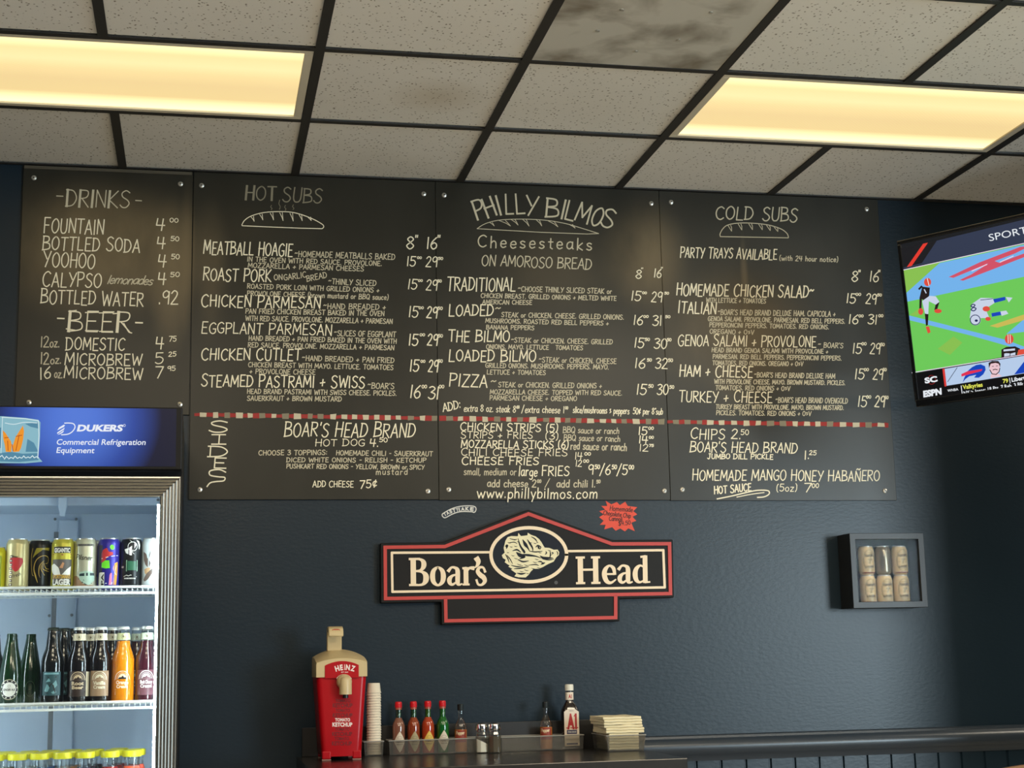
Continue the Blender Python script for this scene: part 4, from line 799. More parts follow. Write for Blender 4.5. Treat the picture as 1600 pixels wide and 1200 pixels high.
mt.build('mount_arm', M_BLACK, tvr, world=True, smooth=True)
s = slab(TW*.4, TH*.3, TW*.7, TH*.7, -.05, -.034); s.build('mount_plate', M_BLACK, tvr, world=True)
MB().box((3.145, -1.15, bk3.z-.12), (3.159, -1.01, bk3.z+.12)).build('wall_plate', M_BLACK, tvr, world=True)
#@@PART2
# ------------------------------------------------------------------ marks on round things
class Round(Art):
    """marks wrapped on an upright cylinder (radius r) standing at the thing's origin, facing the room"""
    def __init__(s, r, turn=0., e=.0004):
        s.r = r; s.turn = turn; s.e = e; s.b = MB(); s.k = 0
    def m(s, x, y):
        a = x/s.r + s.turn; R = s.r+s.e+s.k*1.2e-5
        return V((R*math.sin(a), -R*math.cos(a), y))
    def poly(s, pts, dx=.0025):
        xs0, xs1 = min(p[0] for p in pts), max(p[0] for p in pts); n = max(2, int((xs1-xs0)/dx)+1); n = min(n, 60)
        s.k = (s.k+1) % 24
        def cuts(x):
            r = []
            for i in range(len(pts)):
                a, b = pts[i], pts[(i+1) % len(pts)]
                if (a[0] <= x < b[0]) or (b[0] <= x < a[0]): r.append(a[1]+(b[1]-a[1])*(x-a[0])/(b[0]-a[0]))
            return sorted(r)
        w = (xs1-xs0)/n
        prev = None
        for i in range(n):
            xa, xb = xs0+i*w+w*.0005, xs0+(i+1)*w-w*.0005
            A, Bc = cuts(xa), cuts(xb)
            if len(A) == len(Bc):
                for j in range(0, len(A)-1, 2):
                    s.b.add([s.m(xa, A[j]), s.m(xb, Bc[j]), s.m(xb, Bc[j+1]), s.m(xa, A[j+1])], [(0, 1, 2, 3)])
        return s
    def rect(s, x0, y0, x1, y1): return s.poly([(x0, y0), (x1, y0), (x1, y1), (x0, y1)])
    def t(s, text, cx, y, w, h, bold=.02, slant=0): return s.text(text, cx-w/2, y, cx+w/2, y, h, bold=bold, sgn=1, slant=slant)
    def build(s, name, material, parent, label=None): return Art.build(s, name, material, parent, label, world=False)
def paint(name, rgb, rough=.45): return mat(name, c8(*rgb), rough)
INK = paint('black_ink', (22, 20, 20)); WHT = paint('white_print', (235, 235, 228)); CRM = paint('cream_print', (228, 218, 190)); GLD = paint('gold_print', (190, 160, 70))
# ------------------------------------------------------------------ fridge
FX0, FX1, FY = -.800, -.0545, -.73
ZH1, ZH0, ZD = 1.985, 1.796, 1.777
fr = thing('drinks_fridge', 'glass door drinks fridge with lit blue header at the lower left', 'fridge', ((FX0+FX1)/2, -.38, 0))
M_FBLK = mat('black_fridge_shell', (.008, .008, .009), .45, spec=.2)
cb = MB()
cb.box((FX0, -.66, .10), (FX0+.04, -.03, ZH0)); cb.box((FX1-.04, -.66, .10), (FX1, -.03, ZH0)); cb.box((FX0+.04, -.10, .10), (FX1-.04, -.03, ZH0))
cb.box((FX0+.04, -.66, .10), (FX1-.04, -.10, .17)); cb.box((FX0+.04, -.66, 1.757), (FX1-.04, -.10, ZH0)); cb.box((FX0, -.66, ZH0), (FX1, -.03, ZH1))
cb.build('cabinet', M_FBLK, fr, world=True)
ln = MB(); M_LINER = mat('white_fridge_liner', (.56, .66, .78), .5)
ix0, ix1 = FX0+.04, FX1-.04
ln.box((ix0, -.655, .17), (ix0+.006, -.10, 1.757)); ln.box((ix1-.006, -.655, .17), (ix1, -.10, 1.757)); ln.box((ix0, -.112, .17), (ix1, -.10, 1.757)); ln.box((ix0, -.655, .17), (ix1, -.112, .18)); ln.box((ix0, -.655, 1.75), (ix1, -.112, 1.757))
ln.build('liner', M_LINER, fr, world=True)
pz = MB(); M_POST = mat('grey_shelf_post', (.20, .21, .22), .5)
px_a = atY(83, 880, -.12).x; px_b = atY(90.5, 880, -.12).x
pz.box((px_a, -.122, .2), (px_b, -.112, 1.66)); pz.build('shelf_post', M_POST, fr, world=True)
MB().box((px_b, -.130, .2), (atY(121, 880, -.13).x, -.112, 1.70)).build('air_duct', M_LINER, fr, world=True, bevel=.004)
MB().box((ix0+.006, -.40, atY(130, 790, -.40).z), (ix1-.006, -.112, 1.75)).build('evaporator_panel', M_LINER, fr, world=True, bevel=.003)
hk = atY(98, 792, -.41)
MB().loft([[(hk.x-w*.5, -.415-t, hk.z+z), (hk.x+w*.5, -.415-t, hk.z+z), (hk.x+w*.5, -.415+t, hk.z+z), (hk.x-w*.5, -.415+t, hk.z+z)] for z, w, t in ((.035, .030, .01), (.0, .026, .009), (-.02, .018, .007), (-.030, .016, .006))]).build('fan_clip', M_LINER, fr, world=True, bevel=.003)
for q in ((86, 811), (119, 811), (77, 962), (112, 961), (247, 781)):
    p = atY(*q, -.134 if q != (247, 781) else -.40); b = MB(); b.lathe([(.0001, .004), (.0045, .003), (.005, 0)], 10, cap=False); b.v = [(p.x+x, -.131-z if q != (247, 781) else -.40-z, p.z+y) for x, y, z in b.v]
    b.build('screw', M_POST, fr, world=True)
# header with the lit picture
hd = MB().box((FX0, FY, ZH0), (FX1, -.66, ZH1)).build('header', M_FBLK, fr, world=True, bevel=.003)
def m_header():
    m, nt, b, N, L = nodes_mat('lit_header_print')
    tc = N('ShaderNodeTexCoord'); mp = N('ShaderNodeMapping'); gr = N('ShaderNodeTexGradient'); gr.gradient_type = 'SPHERICAL'
    c = atY(118, 655, FY)
    mp.vector_type = 'POINT'; mp.inputs['Location'].default_value = (-(c.x-fr.location.x)/.40, -(FY-fr.location.y), -c.z/.42); mp.inputs['Scale'].default_value = (1/.40, 0, 1/.42)
    r = N('ShaderNodeValToRGB'); e = r.color_ramp.elements
    e[0].position = 0; e[0].color = (.008, .010, .022, 1); e[1].position = 1; e[1].color = (*c8(138, 170, 246), 1)
    for p, cc in ((.28, c8(14, 18, 44)), (.45, c8(42, 72, 158)), (.62, c8(78, 118, 214)), (.8, c8(100, 142, 234))):
        k = e.new(p); k.color = (*cc, 1)
    L(tc.outputs['Object'], mp.inputs[0]); L(mp.outputs[0], gr.inputs[0]); L(gr.outputs['Fac'], r.inputs[0]); L(r.outputs[0], b.inputs['Emission Color'])
    b.inputs['Emission Strength'].default_value = .95; b.inputs['Base Color'].default_value = (.006, .006, .012, 1); b.inputs['Roughness'].default_value = .3; b.inputs['Specular IOR Level'].default_value = .12
    return m
hx1 = atY(275, 690, FY).x; hz0 = atY(140, 728.5, FY).z; hz1 = atY(140, 637.5, FY).z
sp = MB().box((FX0+.02, FY-.002, hz0), (hx1, FY, hz1)).build('lit_panel', m_header(), fr, world=True)
HP = Plane((0, FY-.002, 0), (0, -1, 0), .0003); H8 = Px(0, 620, .2)
a = art_on(HP, H8)
a.poly([(447, 262), (462, 240), (498, 218), (508, 222), (500, 235)]); a.poly([(446, 280), (506, 240), (500, 256), (448, 290)]); a.poly([(448, 298), (500, 262), (494, 278), (470, 292)])
a.line([(505, 206), (540, 205), (575, 212), (586, 238), (565, 272), (530, 292), (480, 297)], 8, True)
a.text('DUKERS', 600, 268, 955, 268, 50, bold=.045, slant=.25); a.text('Commercial Refrigeration', 440, 374, 1135, 376, 43, bold=.012, slant=.18); a.text('Equipment', 440, 438, 735, 440, 43, bold=.012, slant=.18); a.ring(972, 224, 8, 9, 3, 16)
a.build('header_lettering', emat('lit_white_print', c8(235, 240, 250), .95), sp)
a = art_on(HP, H8, .0003)
a.poly([(-400, 150), (20, 152), (200, 165), (300, 180), (316, 200), (312, 330), (300, 470), (332, 508), (200, 520), (-400, 515)])
a.build('ice_block_picture', emat('lit_ice_print', c8(140, 190, 205), .9), sp)
a = art_on(HP, H8, .0006)
for p in ([(0, 440), (80, 430), (180, 445), (300, 440), (300, 495), (150, 510), (0, 505)], [(195, 210), (300, 200), (305, 250), (240, 235)], [(215, 330), (265, 360), (300, 430), (200, 430)], [(-60, 250), (10, 240), (8, 400), (-60, 420)]): a.poly(p)
a.build('ice_shadows', emat('lit_ice_blue', c8(84, 140, 168), .9), sp)
a = art_on(HP, H8, .0006)
a.line([(15, 160), (200, 172), (300, 187), (305, 300), (295, 480)], 7); a.line([(20, 165), (14, 300), (8, 440)], 5); a.line([(40, 205), (110, 215), (190, 200), (290, 205)], 6, True)
for x in range(0, 300, 34): a.line([(x, 470+(x*7) % 20), (x+16, 458+(x*5) % 18), (x+30, 478)], 7)
a.build('ice_edges', emat('lit_ice_white', c8(215, 236, 240), .9), sp)
a = art_on(HP, H8, .0012)
a.poly([(22, 262), (45, 285), (66, 320), (85, 345), (92, 380), (88, 432), (45, 430), (38, 380), (26, 330)]); a.poly([(180, 225), (188, 270), (182, 330), (165, 400), (150, 428), (105, 432), (98, 390), (120, 320), (150, 270)]); 
a.build('frozen_claws', emat('lit_orange_print', c8(240, 150, 40), .95), sp)
a = art_on(HP, H8, .0016)
a.line([(36, 322), (66, 318)], 6); a.line([(125, 310), (172, 300)], 6); a.line([(60, 345), (64, 420)], 6); a.line([(150, 300), (125, 420)], 6); a.line([(95, 372), (102, 425)], 6)
a.build('claw_lines', emat('lit_rust_print', c8(186, 84, 20), .9), sp)
# door
DX0, DX1, DZ0 = FX0+.002, FX1-.0005, .14
def rect_sweep(x0, x1, z0, z1, yb, prof):
    b = MB(); n = len(prof); vs = []
    for d, h in prof:
        vs += [(x0+d, yb-h, z0+d), (x1-d, yb-h, z0+d), (x1-d, yb-h, z1-d), (x0+d, yb-h, z1-d)]
    fs = [(i*4+k, i*4+(k+1) % 4, (i+1)*4+(k+1) % 4, (i+1)*4+k) for i in range(n-1) for k in range(4)]
    return b.add(vs, fs)
prof = [(0, -.01), (0, .016), (.003, .020)]
d = .003
for k in range(6): prof += [(d+.0030, .0205), (d+.0052, .019), (d+.0058, .006), (d+.0088, .006), (d+.0093, .019)]; d += .0093
prof += [(d+.003, .018), (d+.004, -.012)]
IN = d+.004
dr = rect_sweep(DX0, DX1, DZ0, ZD, FY+.022, prof).build('door', M_ALU, fr, world=True)
MB().box((DX0+IN-.01, FY+.012, DZ0+IN-.01), (DX1-IN+.01, FY+.016, ZD-IN+.01)).build('door_glass', clear('door_glass', (.97, .985, .98), .035, .01), dr, world=True)
h_ = MB(); h_.tube([(DX0+.03, FY-.0, 1.25), (DX0+.03, FY-.05, 1.22), (DX0+.03, FY-.05, .8), (DX0+.03, FY, .77)], .011); h_.build('door_handle', M_ALU, dr, world=True, smooth=True)
M_LED = mat('cool_light_strip', (0, 0, 0), .4, emit=(.78, .93, 1.), es=88)
for sx in (DX1-IN-.004, DX0+IN+.004):
    pth = []; b = MB(); rings = []
    z = .24; k = 0
    while z < 1.70:
        r = .0036 if k % 2 else .0022
        rings.append([(sx+r*math.cos(t*math.pi/3), FY+.034+r*math.sin(t*math.pi/3), z) for t in range(6)]); z += .0085; k += 1
    b.loft(rings).build('light_strip', M_LED, fr, world=True, smooth=True)
MB().box((FX0+.05, -.64, 0), (FX1-.05, -.08, .10)).build('plinth', M_FBLK, fr, world=True)
# shelves
SZ = [atY(130, 917.5, -.645).z, atY(130, 1098, -.645).z]
SZ.append(atY(130, 1170, -.60).z-.205)
M_WIRE = mat('white_shelf_wire', (.78, .82, .82), .35)
def shelf(z, label):
    r = bpy.data.objects.new('wire_shelf', None); COL.objects.link(r); r.parent = fr; r.location = -fr.location; r['label'] = label
    xl, xr, yf, yb = ix0+.010, ix1-.010, -.646, -.14
    b = MB()
    rp = [(xl, yf, z)] + [(xr-.03+.03*math.sin(t), yf+.03-.03*math.cos(t), z) for t in [i*math.pi/12 for i in range(7)]] + [(xr, yb, z)]
    b.tube(rp, .0038, 8); b.build('rim_wire', M_WIRE, r, smooth=True)
    b = MB(); b.tube([(xl, yf-.003, z-.0185), (xr-.03, yf-.003, z-.0185), (xr-.004, yf+.012, z-.024)], .0038, 8); b.build('lip_wire', M_WIRE, r, smooth=True)
    w = MB(); x = xl+.012
    while x < xr-.006:
        w.tube([(x, yb, z-.006), (x, yf, z-.0065), (x, yf-.002, z-.016)], .0016, 5); x += .0155
    for y in (-.5, -.32, -.16): w.tube([(xl, y, z-.009), (xr, y, z-.009)], .0025, 6)
    w.build('wire_deck', M_WIRE, r, smooth=True)
    for x in (xl-.002, xr+.002):
        MB().box((x-.006, -.60, z-.022), (x+.006, -.13, z-.011)).build('shelf_bracket', M_WIRE, r)
    return r
shelf(SZ[0], 'top white wire shelf in the fridge, carrying the cans'); shelf(SZ[1], 'middle white wire shelf in the fridge, carrying the glass soda bottles'); shelf(SZ[2], 'lowest visible white wire shelf in the fridge, under the yellow caps')
# cans
M_LID = mat('can_lid_aluminium', (.72, .72, .72), .28, .9)
def can_mb(h, r):
    b = MB(); b.lathe([(r*.72, 0), (r*.80, .002), (r*.98, .010), (r, .014), (r, h-.019), (r*.97, h-.014), (r*.82, h-.0035)], 36)
    return b
def can(loc, label, rgb, rough=.3, metal=.35, h=.152, r=.0335, group='tall cans on the top fridge shelf', turn=0):
    t = thing('beverage_can', label, 'can', loc, group)
    can_mb(h, r).build('can_body', mat('can_'+'_'.join(map(str, rgb)), c8(*rgb), rough, metal), t, smooth=True)
    ld = MB().lathe([(r*.82, h-.0037), (r*.835, h-.0005), (r*.80, h), (r*.77, h-.003), (.0002, h-.0032)], 30, cap=False).build('lid', M_LID, t, smooth=True)
    MB().box((-.004, -.013, h-.003), (.004, .002, h-.0015)).build('pull_tab', M_LID, ld)
    return t
ZC = SZ[0]+.0006-.004
def cx(px, Y, py=880): return atY(px, py, Y).x
CY = -.598; GC = 'tall cans on the top fridge shelf'
RC = .0335
cz = lambda v: (1015-v)*.0000098*0 + (915-(820+v*.09375))/497.
def cu(u, cpx): return (u*.09375-cpx)/497.
cans = {}
t = can((cx(-8, CY), CY, ZC), 'bright yellow can at the far left of the top fridge shelf', (205, 200, 30), h=.128); cans['yellow'] = t
a = Round(RC); a.rect(.010, .01, .024, .10); a.build('side_panel', paint('yellow_green_print', (150, 165, 30)), t)
t = can((cx(27, CY), CY, ZC), 'tan can with a red strawberry, left on the top fridge shelf', (190, 178, 128)); cans['tan'] = t
f = lambda u, v: (cu(u, 27), cz(v))
a = Round(RC); a.poly([f(*p) for p in ((180, 530), (240, 505), (330, 515), (385, 520), (400, 580), (370, 650), (320, 720), (280, 740), (240, 700), (195, 630), (178, 570))]); a.build('strawberry', paint('strawberry_red', (178, 32, 36)), t)
a = Round(RC); a.poly([f(*p) for p in ((180, 500), (215, 470), (260, 490), (330, 500), (280, 520), (215, 520))]); a.build('strawberry_leaves', paint('leaf_green', (58, 66, 30)), t)
a = Round(RC)
for i in range(8): a.rect(-.0205+.0015*(i % 2), .010+i*.0118, -.0105, .018+i*.0118)
a.build('side_lettering', paint('brown_ink', (70, 48, 36)), t)
a = Round(RC, e=.0007); 
for i in range(8): a.rect(-.0180, .0128+i*.0118, -.0128, .0152+i*.0118)
a.build('side_counters', CRM, t)
a = Round(RC); a.hand('fresh', *f(250, 830), *f(370, 790), .010, w=.0012, sgn=1); a.build('script', INK, t)
t = can((cx(62, CY+.02), CY+.02, ZC), 'black can with a gold curling wave on the top fridge shelf', (22, 20, 12), h=.150); cans['wave'] = t
f = lambda u, v: (cu(u, 62), cz(v))
a = Round(RC); a.vline([(*f(655, 905), .001), (*f(620, 800), .004), (*f(590, 680), .003), (*f(620, 560), .0022), (*f(690, 495), .002), (*f(770, 480), .0018), (*f(825, 520), .0016), (*f(815, 590), .0014), (*f(770, 605), .001)])
for q in ([(745, 555), (680, 640), (670, 760), (690, 830)], [(740, 570), (700, 680), (760, 790)], [(745, 590), (730, 690), (840, 730)], [(745, 600), (780, 680), (845, 690)]): a.vline([(*f(u, v), w) for (u, v), w in zip(q, (.0008, .0022, .0018, .0006))])
a.vline([(*f(560, 360), .0012), (*f(535, 520), .0016), (*f(560, 760), .0012), (*f(590, 800), .0008)])
a.build('wave_print', GLD, t); a = Round(RC); a.poly([f(*p) for p in ((620, 360), (850, 350), (845, 400), (720, 385), (610, 470), (560, 520))]); a.build('gold_shoulder', paint('gold_band', (150, 140, 40), .3), t)
t = can((cx(98, CY), CY, ZC), 'gold topped can printed LAGER in white on the top fridge shelf', (188, 178, 60)); cans['lager'] = t
f = lambda u, v: (cu(u, 98), cz(v))
a = Round(RC); a.rect(-.031, .012, .031, .088); a.build('grey_field', paint('lager_grey', (92, 88, 84)), t)
a = Round(RC, e=.0007); a.poly([f(*p) for p in ((850, 640), (920, 610), (1000, 680), (1030, 790), (930, 800), (870, 740))]); a.poly([f(*p) for p in ((1200, 650), (1130, 700), (1050, 790), (1190, 800))]); a.build('white_shapes', WHT, t)
a = Round(RC, e=.0007); a.poly([f(*p) for p in ((1060, 590), (1085, 610), (1060, 690), (1010, 680))]); a.build('tan_shape', paint('tan_print', (196, 140, 100)), t)
a = Round(RC, e=.001); a.rect(-.031, .012, .031, .020); a.rect(-.026, .107, .026, .126); a.build('dark_band', INK, t)
a = Round(RC, e=.0016); a.t('LAGER', .0, .012, .054, .017, .05); a.t('GIGANTIC', 0, .109, .046, .013, .04); a.build('lettering', WHT, t)
a = Round(RC, e=.0016); a.t("SPORTSMAN'S", 0, .031, .054, .011, .03); a.build('gold_lettering', paint('gold_letter', (214, 170, 60)), t)
a = Round(RC, e=.001); a.line([f(890, 465), f(1050, 475), f(1190, 462)], .003); a.build('red_underline', paint('rust_print', (150, 60, 40)), t)
t = can((cx(133.5, CY), CY, ZC), 'cream can printed Pilsner with a green van on the top fridge shelf', (196, 196, 170)); cans['pilsner'] = t
f = lambda u, v: (cu(u, 133.5), cz(v))
a = Round(RC); a.poly([f(*p) for p in ((1225, 810), (1300, 810), (1400, 900), (1480, 950), (1590, 960), (1590, 1005), (1225, 1005))]); a.build('brown_ground', paint('ground_brown', (156, 120, 88)), t)
a = Round(RC); a.rect(-.029, .127, .029, .134); a.build('grey_band', paint('grey_band', (140, 138, 130)), t)
a = Round(RC, e=.0006); a.poly([f(*p) for p in ((1335, 800), (1345, 755), (1420, 735), (1560, 740), (1600, 790), (1600, 880), (1500, 960), (1400, 930), (1345, 860))]); a.build('van_body', paint('van_mint', (176, 206, 190)), t)
a = Round(RC, e=.0010); a.poly([f(*p) for p in ((1345, 780), (1425, 768), (1425, 815), (1345, 815))]); a.poly([f(*p) for p in ((1450, 765), (1480, 765), (1480, 812), (1450, 812))]); a.poly([f(*p) for p in ((1510, 765), (1590, 768), (1590, 808), (1510, 808))]); a.line([f(1330, 860), f(1420, 880), f(1600, 850)], .0022); a.line([f(1390, 910), f(1450, 950), f(1540, 930)], .0026); a.build('van_windows', paint('dark_teal', (24, 52, 56)), t)
a = Round(RC, e=.0010); a.hand('Pilsner', *f(1270, 545), *f(1535, 565), .014, w=.0020, sgn=1, slant=.2, jit=.2); a.t('BREAKSIDE', 0, .1275, .044, .006, .02); a.line([f(1320, 800), f(1320, 690)], .0012); a.build('lettering', INK, t)
t = can((cx(170, CY), CY, ZC), 'purple blue can with bright green and red shapes on the top fridge shelf', (52, 44, 150)); cans['blue'] = t
f = lambda u, v: ((130+u*.09375-170)/497., cz(v))
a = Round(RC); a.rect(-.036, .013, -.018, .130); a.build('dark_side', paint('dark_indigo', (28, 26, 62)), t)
a = Round(RC, e=.0006); a.ell(*f(485, 360), .0068, .0078, 24, .5); a.poly([f(*p) for p in ((320, 610), (380, 570), (450, 570), (455, 690), (390, 700), (320, 680))]); a.build('green_shapes', paint('vivid_green', (110, 220, 40)), t)
a = Round(RC, e=.0004); a.poly([f(*p) for p in ((400, 370), (430, 430), (500, 440), (500, 480), (420, 510), (350, 600), (300, 600), (305, 460), (340, 400))]); a.build('red_shape', paint('poppy_red', (196, 48, 50)), t)
a = Round(RC, e=.0006); a.poly([f(*p) for p in ((590, 590), (520, 620), (505, 700), (520, 760), (505, 960), (570, 960), (590, 760))]); a.build('orange_shape', paint('amber_print', (220, 150, 40)), t)
a = Round(RC, e=.0010); a.line([f(320, 540), f(400, 520), f(500, 500), f(590, 490)], .0016); a.poly([f(*p) for p in ((262, 1005), (275, 760), (372, 760), (372, 1005))]); a.line([f(390, 935), f(490, 925), f(480, 950)], .002); a.line([f(560, 650), f(535, 760), f(560, 800)], .0012); a.build('white_shapes', WHT, t)
a = Round(RC, e=.0014); f0 = f(345, 1000); f1 = f(345, 780)
a.text('IPA', f(362, 1000)[0], f0[1], f(362, 1000)[0], f1[1], .0082, bold=.04, sgn=1); a.build('lettering', INK, t)
a = Round(RC, e=.0004); a.poly([f(*p) for p in ((440, 960), (455, 770), (490, 770), (490, 960))]); a.build('pink_shape', paint('pink_print', (226, 130, 170)), t)
t = can((cx(205, CY), CY, ZC), 'black can with round white swirl emblem and green square on the top shelf', (20, 22, 24)); cans['black'] = t
f = lambda u, v: ((130+u*.09375-205)/497., cz(v))
a = Round(RC, e=.0006); c_ = f(825, 350); a.ring(*c_, .0138, .0136, .0014, 40); a.poly([f(*p) for p in ((762, 225), (800, 265), (870, 285), (880, 330), (850, 390), (820, 430), (835, 470), (850, 495), (790, 490), (720, 455), (695, 395), (760, 375), (805, 350), (830, 310), (790, 260))]); a.poly([f(*p) for p in ((880, 240), (930, 265), (955, 330), (950, 400), (925, 380), (920, 310))]); a.line([f(830, 400), f(820, 440), f(850, 470)], .001)
a.line([f(690, 828), f(740, 805), f(765, 822), f(800, 805), f(900, 835)], .0012); a.t('HO', f(660, 0)[0], f(0, 690)[1], .009, .0055, .05); a.t('DOUBLE BREWING', f(790, 0)[0], f(0, 868)[1], .034, .0035, .04)
for i in range(5): a.line([f(625, 890+i*22), f(925, 890+i*22)], .0007)
a.build('white_print', WHT, t)
a = Round(RC, e=.0006); a.line([f(732, 572), f(905, 572), f(905, 742), f(732, 742)], .0012, closed=True); a.build('square_outline', paint('pale_green_print', (180, 226, 190)), t)
a = Round(RC, e=.0006); a.poly([f(*p) for p in ((745, 585), (892, 585), (892, 730), (745, 730))]); a.build('green_square', paint('bottle_green_print', (28, 84, 58)), t)
t = can((cx(238, CY), CY, ZC), 'pale silver can with small brown bird print, right end of the top fridge shelf', (196, 206, 206), .35, .2); cans['silver'] = t
f = lambda u, v: ((130+u*.09375-238)/497., cz(v))
a = Round(RC, e=.0005); a.poly([f(*p) for p in ((1000, 430), (1060, 470), (1080, 560), (1130, 400), (1140, 400), (1100, 560), (1130, 620), (1100, 700), (1040, 640), (1010, 560))]); a.poly([f(*p) for p in ((1010, 880), (1060, 790), (1160, 700), (1160, 780), (1090, 880), (1030, 915))]); a.build('brown_print', paint('bird_brown', (92, 76, 66)), t)
a = Round(RC, e=.0004); a.poly([f(*p) for p in ((1020, 720), (1080, 690), (1130, 690), (1120, 760), (1040, 800))]); a.build('tan_print', paint('bird_tan', (176, 140, 100)), t)
for k, lab, dx in (('tan', 'second tan strawberry can, peeping out behind the first one', .012), ('lager', 'second gold topped can, half hidden behind the LAGER can', .010), ('pilsner', 'second cream can, half hidden behind the Pilsner can', .008), ('wave', 'second black wave can, hidden behind the first wave can', .006), ('blue', 'second purple blue can, hidden behind the first purple one', .002), ('black', 'second black emblem can, hidden behind the first emblem can', -.001), ('silver', 'second pale silver can, hidden behind the bird print can', -.001)):
    q = cans[k]; dup(q, (q.location.x+dx, q.location.y+.073, ZC), lab)
# glass bottles on the middle shelf
M_CLEAR = clear('clear_glass', (.93, .95, .94), .06, .02)
def gloss(name, rgb, k=1.): return mat(name, c8(*rgb, k), .12, coat=.6)
BR = .0333
LONG = [(.0001, 0), (.029, 0), (.0325, .004), (BR, .010), (BR, .118), (.0328, .127), (.0308, .138), (.0270, .150), (.0222, .162), (.0200, .174), (.0188, .190), (.0165, .214), (.0150, .218), (.0165, .219), (.0165, .224)]
def soda(loc, label, rgb, group='soda bottles on the middle fridge shelf', clear_neck=False, cap=(225, 228, 226), h=.2255):
    t = thing('glass_bottle', label, 'bottle', loc, group); k = h/.2255
    P = [(r, z*k) for r, z in LONG]
    if clear_neck:
        MB().lathe([(r, z) for r, z in P if z < .166] + [(.0208, .168), (.0192, .183), (.0001, .1832)], 32, cap=False).build('soda_filling', mat('soda_%d_%d_%d' % rgb, c8(*rgb), .12, coat=.6, sss=.25), t, smooth=True)
        MB().lathe([(.0194, .182), (.0188, .190), (.0165, .214), (.0150, .218), (.0165, .219), (.0165, .224)], 28, cap=False).build('bottle_neck', M_CLEAR, t, smooth=True)
    else:
        MB().lathe(P, 32, cap=False).build('bottle_glass', gloss('glass_%d_%d_%d' % rgb, rgb), t, smooth=True)
    if cap:
        c = MB(); n = 42; rings = []
        for z, r in ((.217, .0180), (.2195, .0180), (.2245, .0164), (.226, .0146)):
            rings.append([((r+(.0006 if kk % 2 and z < .221 else 0))*math.cos(2*math.pi*kk/n), (r+(.0006 if kk % 2 and z < .221 else 0))*math.sin(2*math.pi*kk/n), z*k) for kk in range(n)])
        c.loft(rings).build('crown_cap', mat('cap_%d' % cap[0], c8(*cap), .3, .3), t, smooth=True)
    return t
BZ = SZ[1]-.004; BYf = -.600; GB = 'soda bottles on the middle fridge shelf'
def bx(px): return atY(px, 1050, BYf).x
def mountain_label(t, bg, fg, l1, l2, arch_bg=None):
    W_ = .0318
    if bg: a = Round(BR); a.rect(-W_*.92, .022, W_*.92, .096); a.build('body_label', bg, t)
    a = Round(BR, e=.0007); a.ring(0, .070, .0215, .0235, .0022, 30, 0, 180); a.ring(0, .070, .0165, .0185, .001, 30, 0, 180)
    a.poly([(.0135*math.cos(q), .070+.0155*math.sin(q)) for q in [math.pi*i/16 for i in range(17)]])
    a.line([(-.024, .0685), (.024, .0685)], .0012)
    a.t(l1, 0, .0555, .036, .0105, .04); a.t(l2, 0, .0440, .034, .0095, .04)
    for y in (.0395, .0345, .0300, .0260): a.line([(-.021, y), (.021, y)], .0011 if y > .033 else .0018)
    a.build('label_print', fg, t)
    a = Round(BR, e=.0014); a.poly([(-.013, .0702), (-.006, .0765), (-.003, .0745), (.001, .081), (.006, .0745), (.009, .0765), (.013, .0702)]); a.build('mountain_print', bg or INK, t)
def neck_label(t, m=CRM, r=.0152, z0=.186, z1=.206):
    MB().lathe([(.0202, z0), (.0186, z1-.006), (.0180, z1)], 30, cap=False).build('neck_label', m, t, smooth=True)
    a = Round(.0192, e=.0014); a.ring(0, (z0+z1)/2, .0058, .0062, .0007, 20); a.ell(0, (z0+z1)/2, .003, .004, 12); a.build('neck_emblem', paint('dull_olive', (120, 112, 86)), t)
# green ginger ale bottle: sloping shoulders
g = thing('glass_bottle', 'green ginger ale bottle with a round white label, front left on the middle shelf', 'bottle', (bx(17), BYf, BZ), GB)
MB().lathe([(.0001, 0), (.028, 0), (.0325, .006), (.0325, .085), (.0300, .110), (.0230, .150), (.0170, .180), (.0140, .200), (.0145, .202), (.0145, .209), (.0132, .210), (.0001, .210)], 32, cap=False).build('bottle_glass', gloss('glass_green', (14, 44, 18)), g, smooth=True)
a = Round(.0325, e=.0004); a.ell(0, .047, .0275, .0295, 36); a.build('label_rim', CRM, g)
a = Round(.0325, e=.0010); a.ell(0, .047, .0262, .0282, 36); a.build('label_ring', INK, g)
a = Round(.0325, e=.0016); a.ell(0, .047, .0195, .0210, 36)
for i in range(12):
    q = i*math.pi/6+.2; a.rect(.0228*math.cos(q)-.0015, .047+.0246*math.sin(q)-.0018, .0228*math.cos(q)+.0015, .047+.0246*math.sin(q)+.0018)
a.build('label_disc', WHT, g)
a = Round(.0325, e=.0024); a.t('GINGER ALE', 0, .0435, .033, .0062, .03); a.line([(-.012, .0395), (.012, .0395)], .0009); a.ring(0, .057, .0035, .0035, .0007, 14); a.build('label_lettering', INK, g)
g2 = dup(g, (bx(17)+.045, BYf+.10, BZ), 'dark green bottle without a white label, right behind the ginger ale bottle')
for c_ in list(g2.children):
    if c_.name.startswith('label'): bpy.data.objects.remove(c_)
a = Round(.0325, e=.0004); a.ring(.004, .047, .014, .022, .0012, 30); a.build('dim_label', paint('dim_green_label', (60, 74, 52)), g2)
dk = thing('glass_bottle', 'dark brown bottle at the far left of the middle shelf, behind the ginger ale', 'bottle', (bx(-8)-.012, BYf+.06, BZ), GB)
MB().lathe([(r, z*.93) for r, z in LONG], 32, cap=False).build('bottle_glass', gloss('glass_darkblue', (16, 20, 28)), dk, smooth=True)
dup(dk, (bx(-8)+.026, BYf+.18, BZ), 'dark bottle behind the far left brown one, beside the ginger ale neck')
